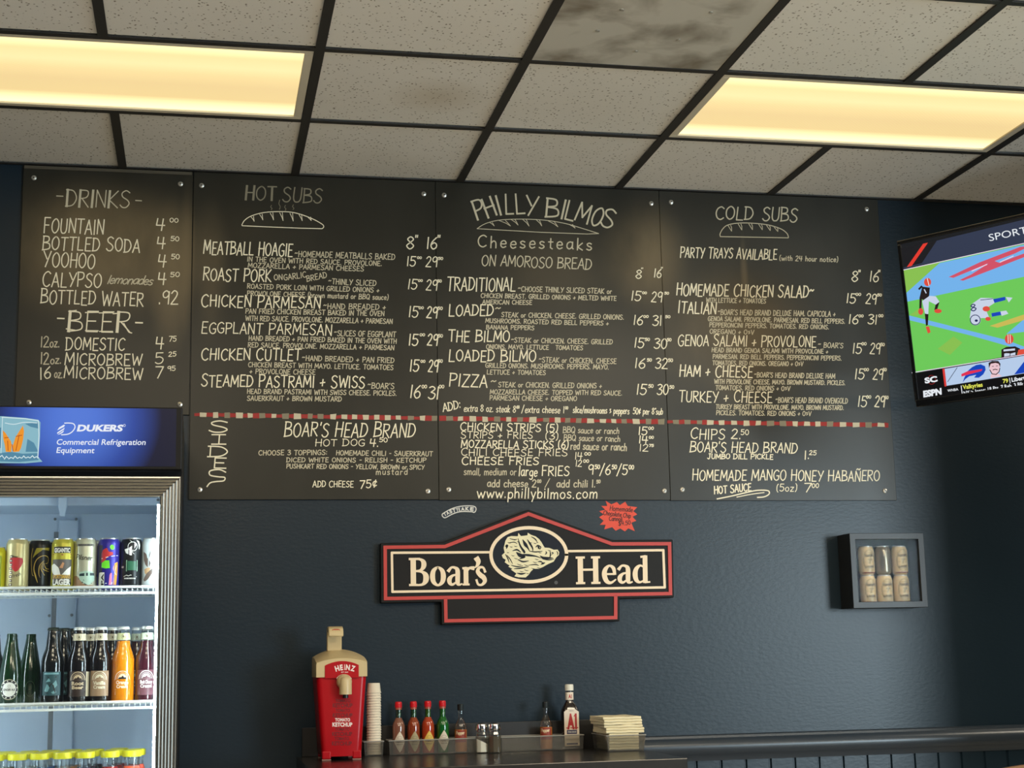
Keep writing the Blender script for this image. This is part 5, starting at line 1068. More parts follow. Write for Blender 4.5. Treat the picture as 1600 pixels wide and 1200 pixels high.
s_ = soda((bx(82), BYf, BZ), 'dark stout bottle with a teal picture label on the middle fridge shelf', (14, 16, 14), cap=(30, 40, 30))
a = Round(BR); a.rect(-.029, .027, .029, .096); a.build('body_label', paint('teal_label', (34, 72, 78)), s_)
a = Round(BR, e=.0007)
for p in ([(-.022, .088), (.022, .088), (.022, .093), (-.022, .093)], [(-.020, .040), (-.012, .062), (-.004, .050), (-.010, .036)], [(.004, .060), (.014, .072), (.018, .056), (.008, .046)], [(-.016, .066), (-.006, .078), (-.002, .068)], [(.000, .036), (.012, .042), (.016, .036), (.006, .031)]): a.poly(p)
a.build('label_picture', paint('pale_teal', (110, 156, 162)), s_)
a = Round(BR, e=.0010); a.line([(-.01, .082), (.006, .056), (.012, .036)], .003); a.line([(.014, .082), (-.002, .058), (-.012, .034)], .0026); a.build('label_lines', INK, s_)
dup(s_, (bx(82)+.024, BYf+.085, BZ), 'dark stout bottle directly behind the teal labelled one'); dup(s_, (bx(82)+.042, BYf+.17, BZ), 'dark stout bottle third in line behind the teal labelled one')
rb = soda((bx(123), BYf, BZ), 'root beer bottle with black and tan label on the middle fridge shelf', (18, 13, 11)); mountain_label(rb, paint('dark_brown_label', (48, 32, 24)), paint('tan_label_print', (206, 184, 150)), 'Root', 'Beer'); neck_label(rb)
a = Round(BR, e=.0006); a.rect(.0255, .022, .039, .094); a.build('label_side', CRM, rb)
vc = soda((bx(156.5), BYf, BZ), 'vanilla cream bottle with light brown label on the middle fridge shelf', (20, 14, 12)); mountain_label(vc, paint('light_brown_label', (158, 128, 98)), CRM, 'Vanilla', 'Cream'); neck_label(vc)
oc = soda((bx(192), BYf, BZ), 'bright orange cream soda bottle on the middle fridge shelf', (226, 136, 14), clear_neck=True); mountain_label(oc, None, paint('pale_orange_print', (250, 226, 190)), 'Orange', 'Cream'); neck_label(oc, paint('pale_lime', (222, 226, 170)))
bc = soda((bx(229), BYf, BZ), 'dark red cherry cream bottle at the right end of the middle fridge shelf', (62, 22, 32), clear_neck=True); mountain_label(bc, paint('plum_label', (104, 62, 70)), WHT, 'Black Cherry', 'Cream'); neck_label(bc, paint('pale_mint', (206, 220, 196)))
dup(rb, (bx(123)+.028, BYf+.088, BZ), 'root beer bottle behind the front one, its cream neck label showing')
dup(vc, (bx(156.5)+.030, BYf+.088, BZ), 'vanilla cream bottle directly behind the front one'); dup(vc, (bx(156.5)+.034, BYf+.165, BZ), 'vanilla cream bottle third in line, farthest back')
dup(bc, (bx(229)-.034, BYf+.13, BZ), 'dark red bottle in the gap behind the orange cream soda'); dup(bc, (bx(229)-.002, BYf+.21, BZ), 'dark red bottle behind the cherry cream at the fridge wall')
# yellow capped lemonade bottles on the lowest shelf seen
M_YCAP = mat('yellow_cap', c8(222, 218, 40), .35)
def lemonade(loc, label, rgb, group='yellow capped bottles on the lowest fridge shelf'):
    t = thing('juice_bottle', label, 'bottle', loc, group)
    MB().lathe([(.0001, 0), (.030, 0), (.0335, .005), (.0335, .115), (.0315, .130), (.0260, .146), (.0225, .156), (.0001, .1562)], 30, cap=False).build('juice_filling', mat('juice_%d_%d_%d' % rgb, c8(*rgb), .12, coat=.6, sss=.2), t, smooth=True)
    MB().lathe([(.0227, .155), (.0222, .165), (.0235, .178), (.0235, .183)], 30, cap=False).build('bottle_neck', M_CLEAR, t, smooth=True)
    n = 60; rings = []
    for z, r in ((.182, .0268), (.1835, .0278), (.196, .0278), (.1995, .0268), (.2005, .0245)):
        rings.append([((r+(.0003 if k % 2 else 0))*math.cos(2*math.pi*k/n), (r+(.0003 if k % 2 else 0))*math.sin(2*math.pi*k/n), z) for k in range(n)])
    MB().loft(rings).build('screw_cap', M_YCAP, t, smooth=True)
    a = Round(.0335); a.rect(-.028, .02, .028, .10); a.build('body_label', WHT, t)
    return t
LZ = SZ[2]-.004+.0005
def lx(px): return atY(px, 1180, -.60).x
row = []
for px, rgb, w in ((-9, (120, 110, 30), 'olive'), (27.5, (150, 158, 150), 'pale clear'), (62, (30, 78, 140), 'blue'), (98, (176, 120, 76), 'tan orange'), (133, (52, 30, 54), 'dark purple'), (172, (142, 30, 34), 'red'), (206, (236, 96, 72), 'salmon pink')):
    row.append((lemonade((lx(px), -.60, LZ), f'yellow capped {w} lemonade bottle in the front row of the lowest fridge shelf', rgb), w))
for i, (q, w) in enumerate(row):
    dup(q, (q.location.x+.010, -.53, LZ), f'yellow capped {w} bottle in the second row of the lowest fridge shelf')
    if i < 6: dup(q, (q.location.x+.020, -.46, LZ), f'yellow capped {w} bottle in the third row of the lowest fridge shelf')
# ------------------------------------------------------------------ counter
CT = .90
kx0, kx1, kyf, kyb = .335, 1.492, -.755, -.044
ctr = thing('counter', 'black condiment counter with low backsplash under the deli sign', 'counter', ((kx0+kx1)/2, (kyf+kyb)/2, 0))
M_TOP = mat('dark_laminate', (.020, .018, .017), .22, spec=.5)
MB().box((kx0, kyf, CT-.032), (kx1, kyb, CT)).build('worktop', M_TOP, ctr, world=True, bevel=.002)
MB().box((.352, kyb-.012, CT), (kx1, kyb, .996)).build('backsplash', mat('black_splash', (.012, .011, .011), .4), ctr, world=True, bevel=.0015)
base = MB().box((kx0+.02, kyf+.03, .08), (kx1-.02, kyb, CT-.032)).build('base_cabinet', mat('dark_base', (.014, .018, .026), .5), ctr, world=True)
MB().box((kx0+.04, kyf+.07, 0), (kx1-.04, kyb, .08)).build('toe_kick', M_BLACK, ctr, world=True)
for k in range(2):
    w = (kx1-kx0-.06)/2; x = kx0+.025+k*(w+.01)
    MB().box((x, kyf+.012, .10), (x+w, kyf+.03, CT-.045)).build('cabinet_door', mat('dark_base', (0, 0, 0)), ctr, world=True, bevel=.003)
# ketchup dispenser
dp = atZ(534, 1188, CT); yF = dp.y
S8 = Px(480, 970, .18321)
kd = thing('ketchup_dispenser', 'tall red ketchup pump dispenser with beige top on the counter', 'dispenser', (dp.x, yF, CT+.0006))
M_KRED = mat('ketchup_red', c8(176, 12, 24), .3, spec=.35); M_KBEIGE = mat('beige_plastic', c8(205, 184, 140), .38)
def rrect(hx, y0, y1, z, r=.018, n=5):
    pts = []
    for cx_, cy_, a0 in ((hx-r, y0+r, -90), (hx-r, y1-r, 0), (-hx+r, y1-r, 90), (-hx+r, y0+r, 180)):
        for k in range(n+1):
            t = math.radians(a0+90*k/n); pts.append((cx_+r*math.cos(t), cy_+r*math.sin(t), z))
    return pts
body = MB(); DB = .195
body.loft([rrect(hx, 0, DB-dd, z) for z, hx, dd in ((.012, .060, .01), (.018, .0655, .006), (.10, .0705, .003), (.20, .0775, 0), (.270, .0825, 0), (.300, .0825, 0))])
body.build('body', M_KRED, kd, smooth=True)
for sx in (-1, 1):
    fb = MB(); x0_, x1_ = sx*.035, sx*.064
    fb.box((x0_, -.002, .004), (x1_, .030, .030)); fb.box((x0_, .15, .004), (x1_, .182, .030)); ft = fb.build('foot', M_KRED, kd, bevel=.004)
    fb = MB(); fb.box((x0_, -.002, .0), (x1_, .030, .004)); fb.box((x0_, .15, .0), (x1_, .182, .004)); fb.build('rubber_pad', mat('pale_rubber', c8(150, 110, 100), .7), ft)
# beige cover
cv = []; nx = 20
for y, pk, ed, hx in ((-.006, .326, .312, .083), (.0, .329, .315, .0845), (.05, .343, .324, .085), (.10, .355, .330, .085), (.17, .357, .331, .085), (.198, .352, .329, .083)):
    sec = [(-hx, y, .266), (-hx, y, ed-.006)] + [(-hx*.985+2*hx*.985*i/nx, y, ed+(pk-ed)*(1-(abs(2*i/nx-1))**2.2)) for i in range(nx+1)] + [(hx, y, ed-.006), (hx, y, .266)]
    cv.append(sec)
MB().loft(cv).build('cover', M_KBEIGE, kd, smooth=True)
fp = [(-.0555, .262)] + [(-.0555+.111*i/16, .3035+.0135*(1-(2*i/16-1)**2)) for i in range(17)] + [(.0555, .262)]
MB().prism([(x, -.0085, z) for x, z in fp], (0, .010, 0)).build('front_plate', M_KRED, kd, bevel=.0012)
hp = [(.120, .35), (.120, .410), (.112, .424), (.098, .431), (.060, .431), (.040, .424), (.032, .412), (.030, .399), (.036, .396), (.042, .405), (.054, .411), (.086, .412), (.092, .406), (.094, .395), (.094, .35)]
hs = MB(); hs.prism([(-.040, y, z) for y, z in hp], (.049, 0, 0)); hnd = hs.build('pump_handle', M_KBEIGE, kd, smooth=True, bevel=.003)
KPl = Plane((0, yF, 0), (0, -1, 0), .0003); KFr = Plane((0, yF-.0085, 0), (0, -1, 0), .0003)
KH = Plane((0, yF+.032, 0), (0, -1, 0), .004)
nz = MB(); nzc = KFr.w(*S8(314, 522)) - V((dp.x, yF, CT))
nz.lathe([(.0250, 0), (.0250, .010), (.0235, .018), (.019, .026), (.012, .0305), (.0001, .032)], 28, cap=False)
nz.v = [(nzc.x+x, -.008-z, nzc.z+y) for x, y, z in nz.v]
nzl = nz.build('nozzle', M_KBEIGE, kd, smooth=True)
sb = MB(); sb.lathe([(.0205, -.040), (.0205, .004), (.018, .012), (.010, .018), (.0001, .019)], 24, c=(nzc.x+.003, -.028, nzc.z), cap=True); sb.build('spout', M_KBEIGE, nzl, smooth=True)
sb = MB(); sb.lathe([(.0095, -.052), (.0095, -.040)], 18, c=(nzc.x+.003, -.028, nzc.z)); sb.build('spout_tip', M_BLACK, nzl)
a = art_on(KFr, S8); hz = catmull([(244, 432), (283, 421), (322, 417), (362, 421), (402, 432)], 8)
for i, ch in enumerate('HEINZ'):
    f0_, f1_ = ((0, .21), (.24, .42), (.455, .50), (.545, .755), (.79, 1))[i]; q0 = hz[round(f0_*32)]; q1 = hz[round(f1_*32)]
    a.text(ch, *q0, *q1, 46, bold=.045)
a.text('EST 1869', 290, 442, 350, 442, 8, bold=.03); a.ring(314, 522, 70, 66, 4, 24, 205, 335)
a.build('white_lettering', mat('white_label_print', c8(240, 225, 220), .5), kd)
a = art_on(KPl, S8); a.text('TOMATO', 238, 857, 366, 857, 27, bold=.04); a.text('KETCHUP', 215, 901, 385, 901, 34, bold=.045)
a.build('white_lettering', mat('white_label_print', (0, 0, 0)), kd)
a = art_on(KPl, S8)
for w_, x0_, x1_, y, h in (('TOMATO', 240, 370, 694, 26), ('KETCHUP', 218, 387, 738, 34), ('TOMATO', 240, 366, 777, 27), ('KETCHUP', 218, 387, 822, 34), ('TOMATO', 236, 362, 937, 27), ('KETCHUP', 212, 383, 981, 34), ('TOMATO', 232, 358, 1017, 26), ('KETCHUP', 210, 381, 1062, 34)):
    a.text(w_, x0_, y, x1_, y, h, bold=.04)
a.build('dark_lettering', mat('dark_red_print', c8(112, 8, 18), .4), kd)
a = Art(lambda x, y: V((x-.015, .031-.000, y)), (0, -1, 0)); a.ring(0, .416, .014, .0052, .0022, 24); a.text('57', -.006, .4135, .006, .4135, .0055, .05, sgn=1)
# laid on the curved front lip of the handle
bd = a.b
lipy = lambda z: .0300 + max(0, z-.399)*.40 - .0016
bd.v = [(x, lipy(z), z) for x, y, z in bd.v]
bd.build('handle_print', M_KRED, hnd)
# clear bins
M_BIN = clear('smoky_acrylic', (.84, .83, .80), .06, .06, body=.10, bodycol=(.42, .41, .38))
def bin_(label, x0, x1, yf, yb, h, flare=.003, name='condiment_bin'):
    t = thing(name, label, 'bin', ((x0+x1)/2, (yf+yb)/2, CT+.0006), 'clear bins on the counter')
    hx, hy = (x1-x0)/2, (yb-yf)/2; w = .0028
    b = MB()
    for (ax, ay), (bx_, by_) in (((-1, -1), (1, -1)), ((1, -1), (1, 1)), ((1, 1), (-1, 1)), ((-1, 1), (-1, -1))):
        b.add([(ax*hx, ay*hy, .002), (bx_*hx, by_*hy, .002), (bx_*(hx+flare), by_*(hy+flare), h), (ax*(hx+flare), ay*(hy+flare), h)], [(0, 1, 2, 3)])
    o = b.build('wall', M_BIN, t); so = o.modifiers.new('solid', 'SOLIDIFY'); so.thickness = w
    MB().box((-hx, -hy, 0), (hx, hy, .003)).build('base', M_BIN, t)
    rm = MB(); q = [(-hx-flare, -hy-flare, h), (hx+flare, -hy-flare, h), (hx+flare, hy+flare, h), (-hx-flare, hy+flare, h)]
    for i in range(4): rm.tube([q[i], q[(i+1) % 4]], .0022, 6)
    rm.build('rim', mat('grey_bin_rim', (.38, .37, .34), .3, .3), t)
    return t
yS = -.135
bs = bin_('small clear bin holding the stack of paper cups beside the red dispenser', atY(570, 1178, yS).x, atY(598, 1178, yS).x, yS, -.066, (1180-1158.5)/455)
yL = -.145; lx0, lx1 = atY(609, 1178, yL).x, atY(911, 1174, yL).x
bin_('long clear bin holding the sauce bottles in the middle of the counter', lx0, lx1, yL, -.066, .0485)
# nested paper cups
pc = atY(584, 1120, -.100); zc0 = CT+.0042; zc1 = atY(584, 1067, -.1).z
ncup = 24; ch_ = .034; pit = (zc1-ch_-zc0)/(ncup-1)
for k in range(ncup):
    lab = 'topmost white paper cup on the tall stack beside the red dispenser' if k == ncup-1 else 'white paper cup nested in the tall upside down stack beside the dispenser'
    if k == 0:
        cup = thing('paper_cup', lab, 'cup', (pc.x, -.100, zc0), 'paper cups in the tall stack')
        n = 44; rings = []
        for z, r in ((0, .0243), (.0016, .0249), (.0036, .0243), (.0042, .0236), (.031, .0208), (.0335, .0200)):
            rings.append([((r+(.0003 if j % 2 and .004 < z < .033 else 0))*math.cos(2*math.pi*j/n), (r+(.0003 if j % 2 and .004 < z < .033 else 0))*math.sin(2*math.pi*j/n), z) for j in range(n)])
        b = MB(); b.loft(rings, cap=False); b.f.append(tuple(range(5*n, 6*n))); b.build('cup_wall', mat('white_paper', c8(232, 222, 200), .85), cup, smooth=True)
        b = MB(); b.lathe([(.0238, 0), (.0252, .0003), (.0255, .0018), (.0244, .0034)], 36, cap=False); b.build('rolled_rim', mat('white_paper', (0, 0, 0)), cup, smooth=True)
    else: dup(cup, (pc.x+random.uniform(-.0004, .0004), -.100, zc0+k*pit), lab)
# hot sauces
def hot(px, label, glass, neck, label_col, capy=1094):
    p = atY(px, 1160, -.102)
    t = thing('hot_sauce_bottle', label, 'bottle', (p.x, -.102, CT+.0042), 'red capped hot sauce bottles in the long bin')
    k = 1.0
    MB().lathe([(.0001, 0), (.0195, 0), (.0215, .003), (.0215, .086), (.0208, .094), (.0180, .104), (.0130, .113), (.0100, .119)], 30, cap=False).build('bottle_glass', mat('sauce_%d_%d_%d' % glass, c8(*glass), .12, coat=.7), t, smooth=True)
    MB().lathe([(.0100, .1175), (.0096, .128), (.0096, .150)], 24, cap=False).build('neck', mat('sauceneck_%d_%d_%d' % neck, c8(*neck), .15, coat=.6), t, smooth=True)
    MB().lathe([(.0108, .146), (.0108, .1525), (.0096, .154)], 20, cap=False).build('collar', mat('collar_%d' % label_col[2], c8(170, 90, 70), .3), t)
    MB().lathe([(.0122, .1530), (.0122, .166), (.0112, .171), (.0095, .1725)], 10).build('cap', mat('sauce_cap_red', c8(206, 24, 34), .3), t, bevel=.0006)
    a = Round(.0215, turn=.06); a.poly([(-.0215, .040), (-.006, .066), (0, .074), (.006, .066), (.0215, .040), (.006, .012), (0, .004), (-.006, .012)]); a.build('diamond_label', mat('diamond_%d_%d_%d' % label_col, c8(*label_col), .6), t)
    a = Round(.0215, turn=.06, e=.0008); a.t('TABASCO', 0, .0365, .034, .0072, .04); a.t('PEPPER SAUCE', 0, .029, .022, .0038, .02); a.ring(0, .053, .008, .004, .0006, 16); a.line([(-.010, .023), (.010, .023)], .0007); a.line([(-.005, .017), (.005, .017)], .0007); a.build('label_lettering', mat('label_grey_ink', c8(84, 66, 52), .6), t)
    a = Round(.0096, turn=.1, e=.0003); a.line([(-.004, .124), (.0, .132), (.004, .144)], .0012); a.line([(.002, .124), (.005, .136)], .0012); a.build('neck_shine_print', mat('pale_neck_shine', c8(150, 180, 140), .4), t)  # pale strokes painted on the neck as its shine
    return t
hot(623, 'red capped hot sauce with pale brown body and white diamond, leftmost of the four', (128, 84, 66), (16, 44, 34), (214, 200, 178))
hot(646.5, 'red capped hot sauce with rust body and tan grey diamond, second of the four', (136, 58, 28), (18, 58, 36), (170, 156, 118))
hot(669, 'red capped hot sauce with orange red body and yellow diamond label', (168, 58, 24), (40, 78, 20), (222, 186, 84))
hot(692, 'red capped green hot sauce bottle with white diamond label', (16, 92, 30), (14, 84, 26), (216, 206, 186))
def small_sauce(px, label, Y=-.102, turn=0):
    p = atY(px, 1150, Y)
    t = thing('small_sauce_bottle', label, 'bottle', (p.x, Y, CT+.0042), 'black capped little sauce bottles')
    MB().lathe([(.0001, 0), (.0195, 0), (.0212, .003), (.0212, .074), (.0001, .0742)], 28, cap=False).build('sauce_filling', mat('orange_sauce', c8(196, 120, 50), .2, coat=.5), t, smooth=True)
    MB().lathe([(.0213, .073), (.0208, .084), (.0170, .096), (.0115, .104), (.0090, .112), (.0088, .140)], 28, cap=False).build('bottle_neck', clear('clear_glass', ()), t, smooth=True)
    MB().lathe([(.0108, .138), (.0108, .157), (.0100, .159)], 18).build('cap', mat('black_cap', (.010, .014, .014), .3), t, bevel=.0006)
    a = Round(.0212, turn=turn); a.rect(-.021, .032, .021, .072); a.build('body_label', mat('rust_label', c8(150, 58, 42), .5), t)
    a = Round(.0212, turn=turn, e=.0006)
    for y in (.050, .044, .038): a.line([(-.019, y), (.006, y+.001)], .0024)
    a.build('label_bars', mat('orange_bar', c8(222, 130, 50), .5), t)
    a = Round(.0212, turn=turn, e=.0010); a.hand('El Yucateco', -.019, .058, .010, .0595, .010, w=.0013, sgn=1, jit=.1, gap=.6) if 0 else a.hand('Pepper', -.017, .057, .013, .0585, .011, w=.0016, sgn=1, jit=.1, gap=.9); a.build('label_lettering', mat('cream_letter', c8(240, 220, 180), .5), t)
    return t
small_sauce(720, 'black capped little sauce bottle next to the green hot sauce', turn=-.15)
small_sauce(853.5, 'black capped little sauce bottle left of the white capped steak sauce', turn=-.25)
# steak sauce
p = atY(890.5, 1120, -.102); zt = atY(890.5, 1069.5, -.102).z - CT-.0035
t = thing('steak_sauce_bottle', 'tall dark steak sauce bottle with white cap and red lettered label', 'bottle', (p.x, -.102, CT+.0042))
k = zt/.225
def sq(hw, z, r): return [(x, y, z*k) for x, y, _ in rrect(hw, -hw*.8, hw*.8, 0, r, 4)]
MB().loft([sq(.026, 0, .008), sq(.0285, .004, .009), sq(.0285, .125, .009), sq(.027, .136, .010), sq(.020, .152, .012), sq(.0135, .164, .010), sq(.0125, .172, .0098), sq(.0125, .200, .0098)]).build('bottle_glass', gloss('steak_brown', (26, 12, 8)), t, smooth=True)
lb = MB(); lb.prism([(-.0262, -.0242, .008), (.0262, -.0242, .008), (.0262, -.0242, .128*k), (.012, -.0242, .138*k), (0, -.0242, .1405*k), (-.012, -.0242, .138*k), (-.0262, -.0242, .128*k)], (0, .002, 0)); lb.build('body_label', mat('steak_label_white', c8(232, 218, 200), .55), t)
class Flat(Art):
    def build(s, name, material, parent, label=None): return Art.build(s, name, material, parent, label, world=False)
LF = lambda yy: Flat(lambda x, y: V((x, yy, y)), (0, -1, 0))
a = LF(-.0246)
a.text('A1', -.0165, .070*k, .0185, .070*k, .052*k, bold=.06, sgn=1); a.line([(-.0195, .0715*k), (-.0115, .0715*k)], .0032); a.line([(-.004, .0715*k), (.004, .0715*k)], .0032); a.line([(.0085, .0715*k), (.0215, .0715*k)], .0034); a.line([(.0090, .112*k), (.0145, .1195*k)], .0032); a.build('red_lettering', mat('steak_red', c8(176, 34, 38), .5), t)
a = LF(-.0246); a.poly([(-.018, .050*k), (.018, .050*k), (.018, .064*k), (-.018, .064*k)]); a.text('ORIGINAL', -.008, .130*k, .008, .130*k, .003, sgn=1); a.poly([(-.02, .012), (.02, .012), (.02, .018), (-.02, .018)]); a.build('navy_band', mat('steak_navy', c8(36, 40, 92), .5), t)
a = LF(-.0251); a.text('STEAK SAUCE', -.015, .0545*k, .015, .0545*k, .0052, .03, sgn=1); a.build('band_lettering', WHT, t)
MB().loft([sq(.0142, .170, .0108), sq(.0142, .197, .0108)], cap=False).build('neck_label', mat('steak_label_white', ()), t, smooth=True)
a = LF(-.0118); a.text('A1', -.006, .176*k, .006, .176*k, .014*k, .05, sgn=1); a.build('neck_lettering', mat('steak_red', ()), t)
MB().lathe([(.0150, .203*k), (.0150, .221*k), (.0138, .2245*k), (.0120, .225*k)], 28).build('cap', mat('steak_cap_white', c8(232, 228, 214), .45), t, smooth=True)
# salt and pepper
def shaker(px, label, fill, fh):
    p = atZ(px, 1177.5, CT)
    t = thing('salt_shaker' if 'salt' in label else 'pepper_shaker', label, 'shaker', (p.x, p.y+.022, CT+.0006), 'glass shakers in front of the long bin')
    def oct_(r, z): return [(r*math.cos(math.pi/8+i*math.pi/4), r*math.sin(math.pi/8+i*math.pi/4), z) for i in range(8)]
    MB().loft([oct_(.0215, 0), oct_(.0235, .003), oct_(.0228, .050), oct_(.0215, .062), oct_(.0185, .070), oct_(.0180, .078)], cap=False).build('glass_jar', M_CLEAR, t, bevel=.0012)
    top = [(x, y, z+(.5*x if fh < .05 else 0)*-1) for x, y, z in oct_(.0200, fh)]
    MB().loft([oct_(.0200, .004), top]).build('filling', fill, t)
    MB().lathe([(.0205, .076), (.0212, .079), (.0212, .090), (.0195, .0965), (.012, .1015), (.0001, .103)], 30, cap=False).build('lid', mat('chrome_lid', (.72, .70, .66), .14, 1.), t, smooth=True)
    return t
shaker(755.5, 'glass salt shaker with chrome lid, left of the pair', mat('white_salt', c8(236, 230, 214), .9), .038)
shaker(775.5, 'glass pepper shaker with chrome lid, right of the pair', mat('ground_pepper', c8(92, 82, 66), .95, bump=(900, .5, .001)), .056)
# napkins
nf = atZ(978, 1174, CT); nyf = nf.y; nx0, nx1 = atY(950, 1170, nyf).x, atY(1006, 1170, nyf).x
nyb = nyf+.185
bin_('clear flared bin holding the napkins at the right end of the counter', nx0, nx1, nyf, nyb, .052, .006, name='napkin_bin')
M_NAP = mat('napkin_paper', c8(236, 224, 188), .9, bump=(120, .25, .002))
ztop = atY(975, 1119.5, nyf+.02).z; nz0 = CT+.0042
N_ = 12; npit = (ztop-nz0)/N_
ncx, ncy = (nx0+nx1)/2-.003, (nyf+nyb)/2
for k in range(N_):
    upper = k >= 9; mid = 6 <= k < 9
    ny_ = ncy; lab = 'cream folded napkin at the very top of the pile' if k == N_-1 else 'cream folded napkin in the upper bundle rising above the bin' if upper else 'cream folded napkin in the middle bundle just above the bin rim' if mid else 'cream folded napkin lying inside the clear bin'
    if k in (0, 6, 9):
        t = thing('napkin', lab, 'napkin', (ncx, ncy, nz0+k*npit), 'folded napkins in the napkin bin')
        b = MB(); hx, hy, n = (.052 if k < 6 else .0665), .084, 10; rings = []; rn = random.Random(k); hy = .0805 if k < 6 else .084
        for j in range(n+1):
            x = -hx+2*hx*j/n; w = .0006*math.sin(j*1.3+k); e = .0012*math.sin(j*.9+k)
            rings.append([(x, -hy+.0015+e, .0002+w), (x, -hy-.0012+e, npit*.25+w), (x, -hy-.0012+e, npit*.75+w), (x, -hy+.0015+e, npit-.0001+w), (x, hy, npit-.0001+w), (x, hy, .0002+w)])
        b.loft(rings).build('folded_sheet', M_NAP, t, smooth=False, bevel=.0008)
        b = MB(); b.loft([[(x, -hy+.004, npit*.42), (x, -hy-.0005, npit*.5), (x, -hy+.004, npit*.6)] for x in (-hx-.0012, hx+.0012)]).build('inner_fold', M_NAP, t)
        src = t
    else:
        t = dup(src, (ncx+random.uniform(-.002, .002), ncy+random.uniform(-.002, .002), nz0+k*npit), lab)
    t.rotation_euler.z = random.uniform(-.03, .03) if not upper else .035+random.uniform(-.02, .02)
    if mid: t.location.x += .003
    if upper: t.location.x -= .004
# ------------------------------------------------------------------ shadow box with old cans
dB = -.113
bx0, bx1 = atY(1330.5, 890, dB).x, atY(1446.5, 890, dB).x; bz1 = atY(1390, 833, dB).z; bz0 = atY(1390, 949.5, dB).z
sbx = thing('shadow_box', 'black shadow box frame of old beer cans on the wall under the television', 'shadow box', ((bx0+bx1)/2, 0, bz0))
M_SBOX = mat('black_frame_wood', (.016, .017, .019), .4)
w = .0225; sh = MB()
for q in ((bx0, bx0+.014, bz0, bz1), (bx1-.014, bx1, bz0, bz1)): sh.box((q[0], dB+.006, q[2]), (q[1], -.001, q[3]))
for q in ((bz0, bz0+.014), (bz1-.014, bz1)): sh.box((bx0+.014, dB+.006, q[0]), (bx1-.014, -.001, q[1]))
sh.build('box_sides', M_SBOX, sbx, world=True)
rect_sweep(bx0, bx1, bz0, bz1, dB+.006, [(0, 0), (0, .005), (.001, .006), (w-.001, .006), (w, .004), (w, 0)]).build('front_frame', M_SBOX, sbx, world=True)
MB().box((bx0+.014, -.010, bz0+.014), (bx1-.014, -.002, bz1-.014)).build('back_panel', mat('slate_backing', (.035, .045, .06), .6), sbx, world=True)
MB().box((bx0+.013, dB+.010, bz0+.013), (bx1-.013, dB+.012, bz1-.013)).build('glass_pane', clear('picture_glass', (.96, .97, .97), 0, .008, gain=.10), sbx, world=True)
M_OLD = mat('old_can_cream', c8(222, 196, 150), .4, .15)
KY = -.046; kh, kr = .1075, .0292
kz = bz0+.0145
old = None
cols = [atY(px, 915, KY).x for px in (1356, 1382, 1408)]
names = ['left', 'middle', 'right']
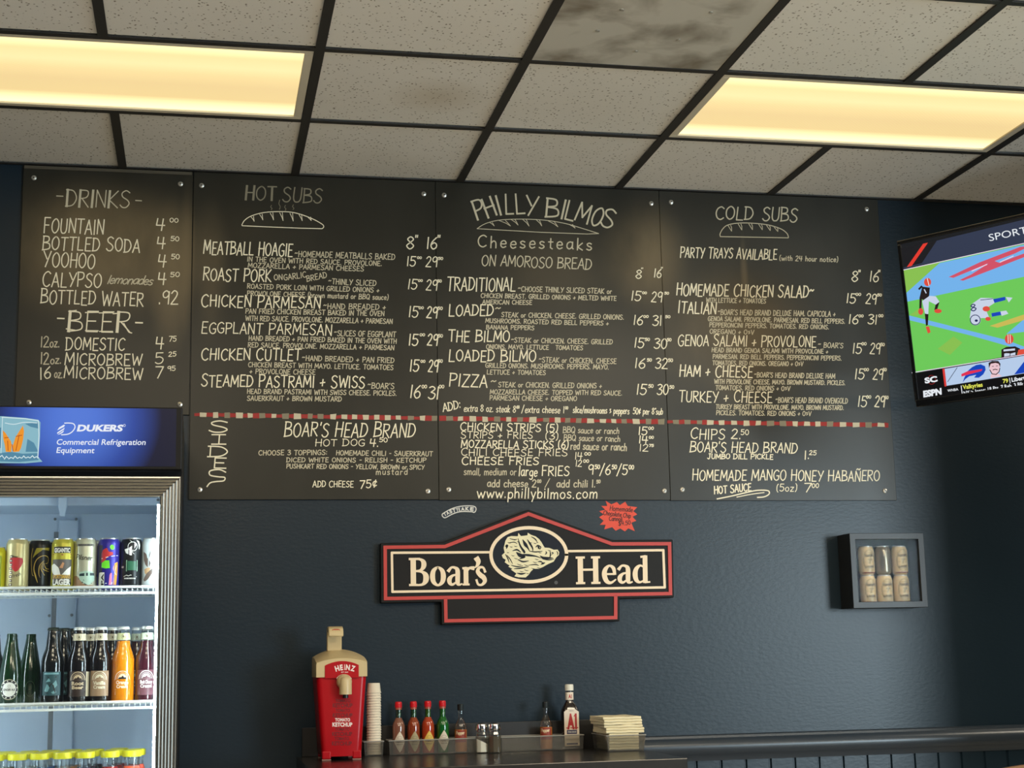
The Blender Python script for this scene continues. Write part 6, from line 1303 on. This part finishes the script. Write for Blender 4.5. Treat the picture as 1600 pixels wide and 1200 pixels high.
for rw in (0, 1):
    for ci, x in enumerate(cols):
        lab = f"old cream beer can with oval label, {names[ci]} in the {'bottom' if rw == 0 else 'top'} row of the shadow box"
        loc = (x, KY, kz+rw*(kh+.0005))
        if rw == 1 and ci == 1:
            t = can(loc, 'old can turned to its silver side, middle of the top row in the shadow box', (150, 140, 118), .25, .6, h=kh, r=kr, group='old cans in the shadow box')
            a = Round(kr, e=.0006); a.poly([(-.022, .02), (-.010, .02), (-.006, .06), (-.012, .09), (-.022, .09)]); a.poly([(.012, .015), (.022, .015), (.022, .088), (.014, .08)]); a.build('dark_print', mat('dark_olive_print', c8(70, 66, 52), .4), t)
            a = Round(kr, e=.0006); a.line([(-.004, .016), (.002, .05), (.0, .088)], .0012); a.build('light_line', CRM, t)
        elif old is None:
            old = t = can(loc, lab, (222, 196, 150), .4, .15, h=kh, r=kr, group='old cans in the shadow box')
            a = Round(kr, e=.0006); a.ring(0, .053, .0225, .040, .0016, 40)
            a.hand('Yuengling', -.0185, .066, .0185, .069, .012, w=.0018, sgn=1, slant=.2, jit=.1, gap=.4)
            a.t('LAGER', 0, .0265, .033, .0085, .05); a.t('TRADITIONAL', 0, .0805, .022, .0032, .02); a.t('ORIGINAL', 0, .0205, .018, .0032, .02)
            a.poly([(-.007, .044), (-.001, .040), (.004, .041), (.003, .048), (.006, .056), (.011, .0545), (.008, .060), (.000, .061), (-.010, .0595), (-.004, .055), (-.002, .049)]); a.line([(-.018, .048), (-.009, .048)], .001); a.line([(.009, .048), (.018, .048)], .001)
            a.build('oval_label_print', mat('brown_black_ink', c8(44, 34, 26), .5), t)
            a = Round(kr, e=.0004); a.rect(-.028, .006, .028, .0105); a.build('base_band', mat('red_brown_band', c8(110, 40, 34), .4), t)
        else: dup(old, loc, lab)
# ------------------------------------------------------------------ chair whose back just enters the picture at the lower right
ch = atY(1600, 1194, -1.7)
CXc, CZt = ch.x+.08, ch.z-.002
chair = thing('dining_chair', 'brown wooden chair whose back rail just shows at the lower right corner', 'chair', (CXc, -1.7, 0))
M_WOOD = mat('brown_wood', (.16, .085, .045), .4)
rail = []
for i in range(13):
    t_ = -1+2*i/12; x = .21*t_; y = .03*(1-t_*t_); zt_ = CZt-.020*t_*t_
    rail.append([(x, y-.011, zt_-.075), (x, y-.013, zt_-.006), (x, y-.006, zt_), (x, y+.006, zt_), (x, y+.013, zt_-.006), (x, y+.011, zt_-.075)])
MB().loft(rail).build('top_rail', M_WOOD, chair, smooth=True)
MB().box((-.21, -.43, .43), (.21, .02, .465)).build('seat', M_WOOD, chair, bevel=.012)
for sx in (-1, 1):
    MB().loft([[(sx*.19-.016, y-.016, z), (sx*.19+.016, y-.016, z), (sx*.19+.016, y+.016, z), (sx*.19-.016, y+.016, z)] for y, z in ((.035, 0), (0, .44), (.008, CZt-.05))]).build('leg', M_WOOD, chair)
    MB().loft([[(sx*.18-s, -.40-s, z), (sx*.18+s, -.40-s, z), (sx*.18+s, -.40+s, z), (sx*.18-s, -.40+s, z)] for s, z in ((.012, 0), (.018, .43))]).build('leg', M_WOOD, chair)
for x in (-.10, -.035, .035, .10): MB().box((x-.014, .005, .46), (x+.014, .020, CZt-.06)).build('back_slat', M_WOOD, chair)
MB().box((-.17, -.39, .20), (.17, -.375, .225)).build('stretcher', M_WOOD, chair)
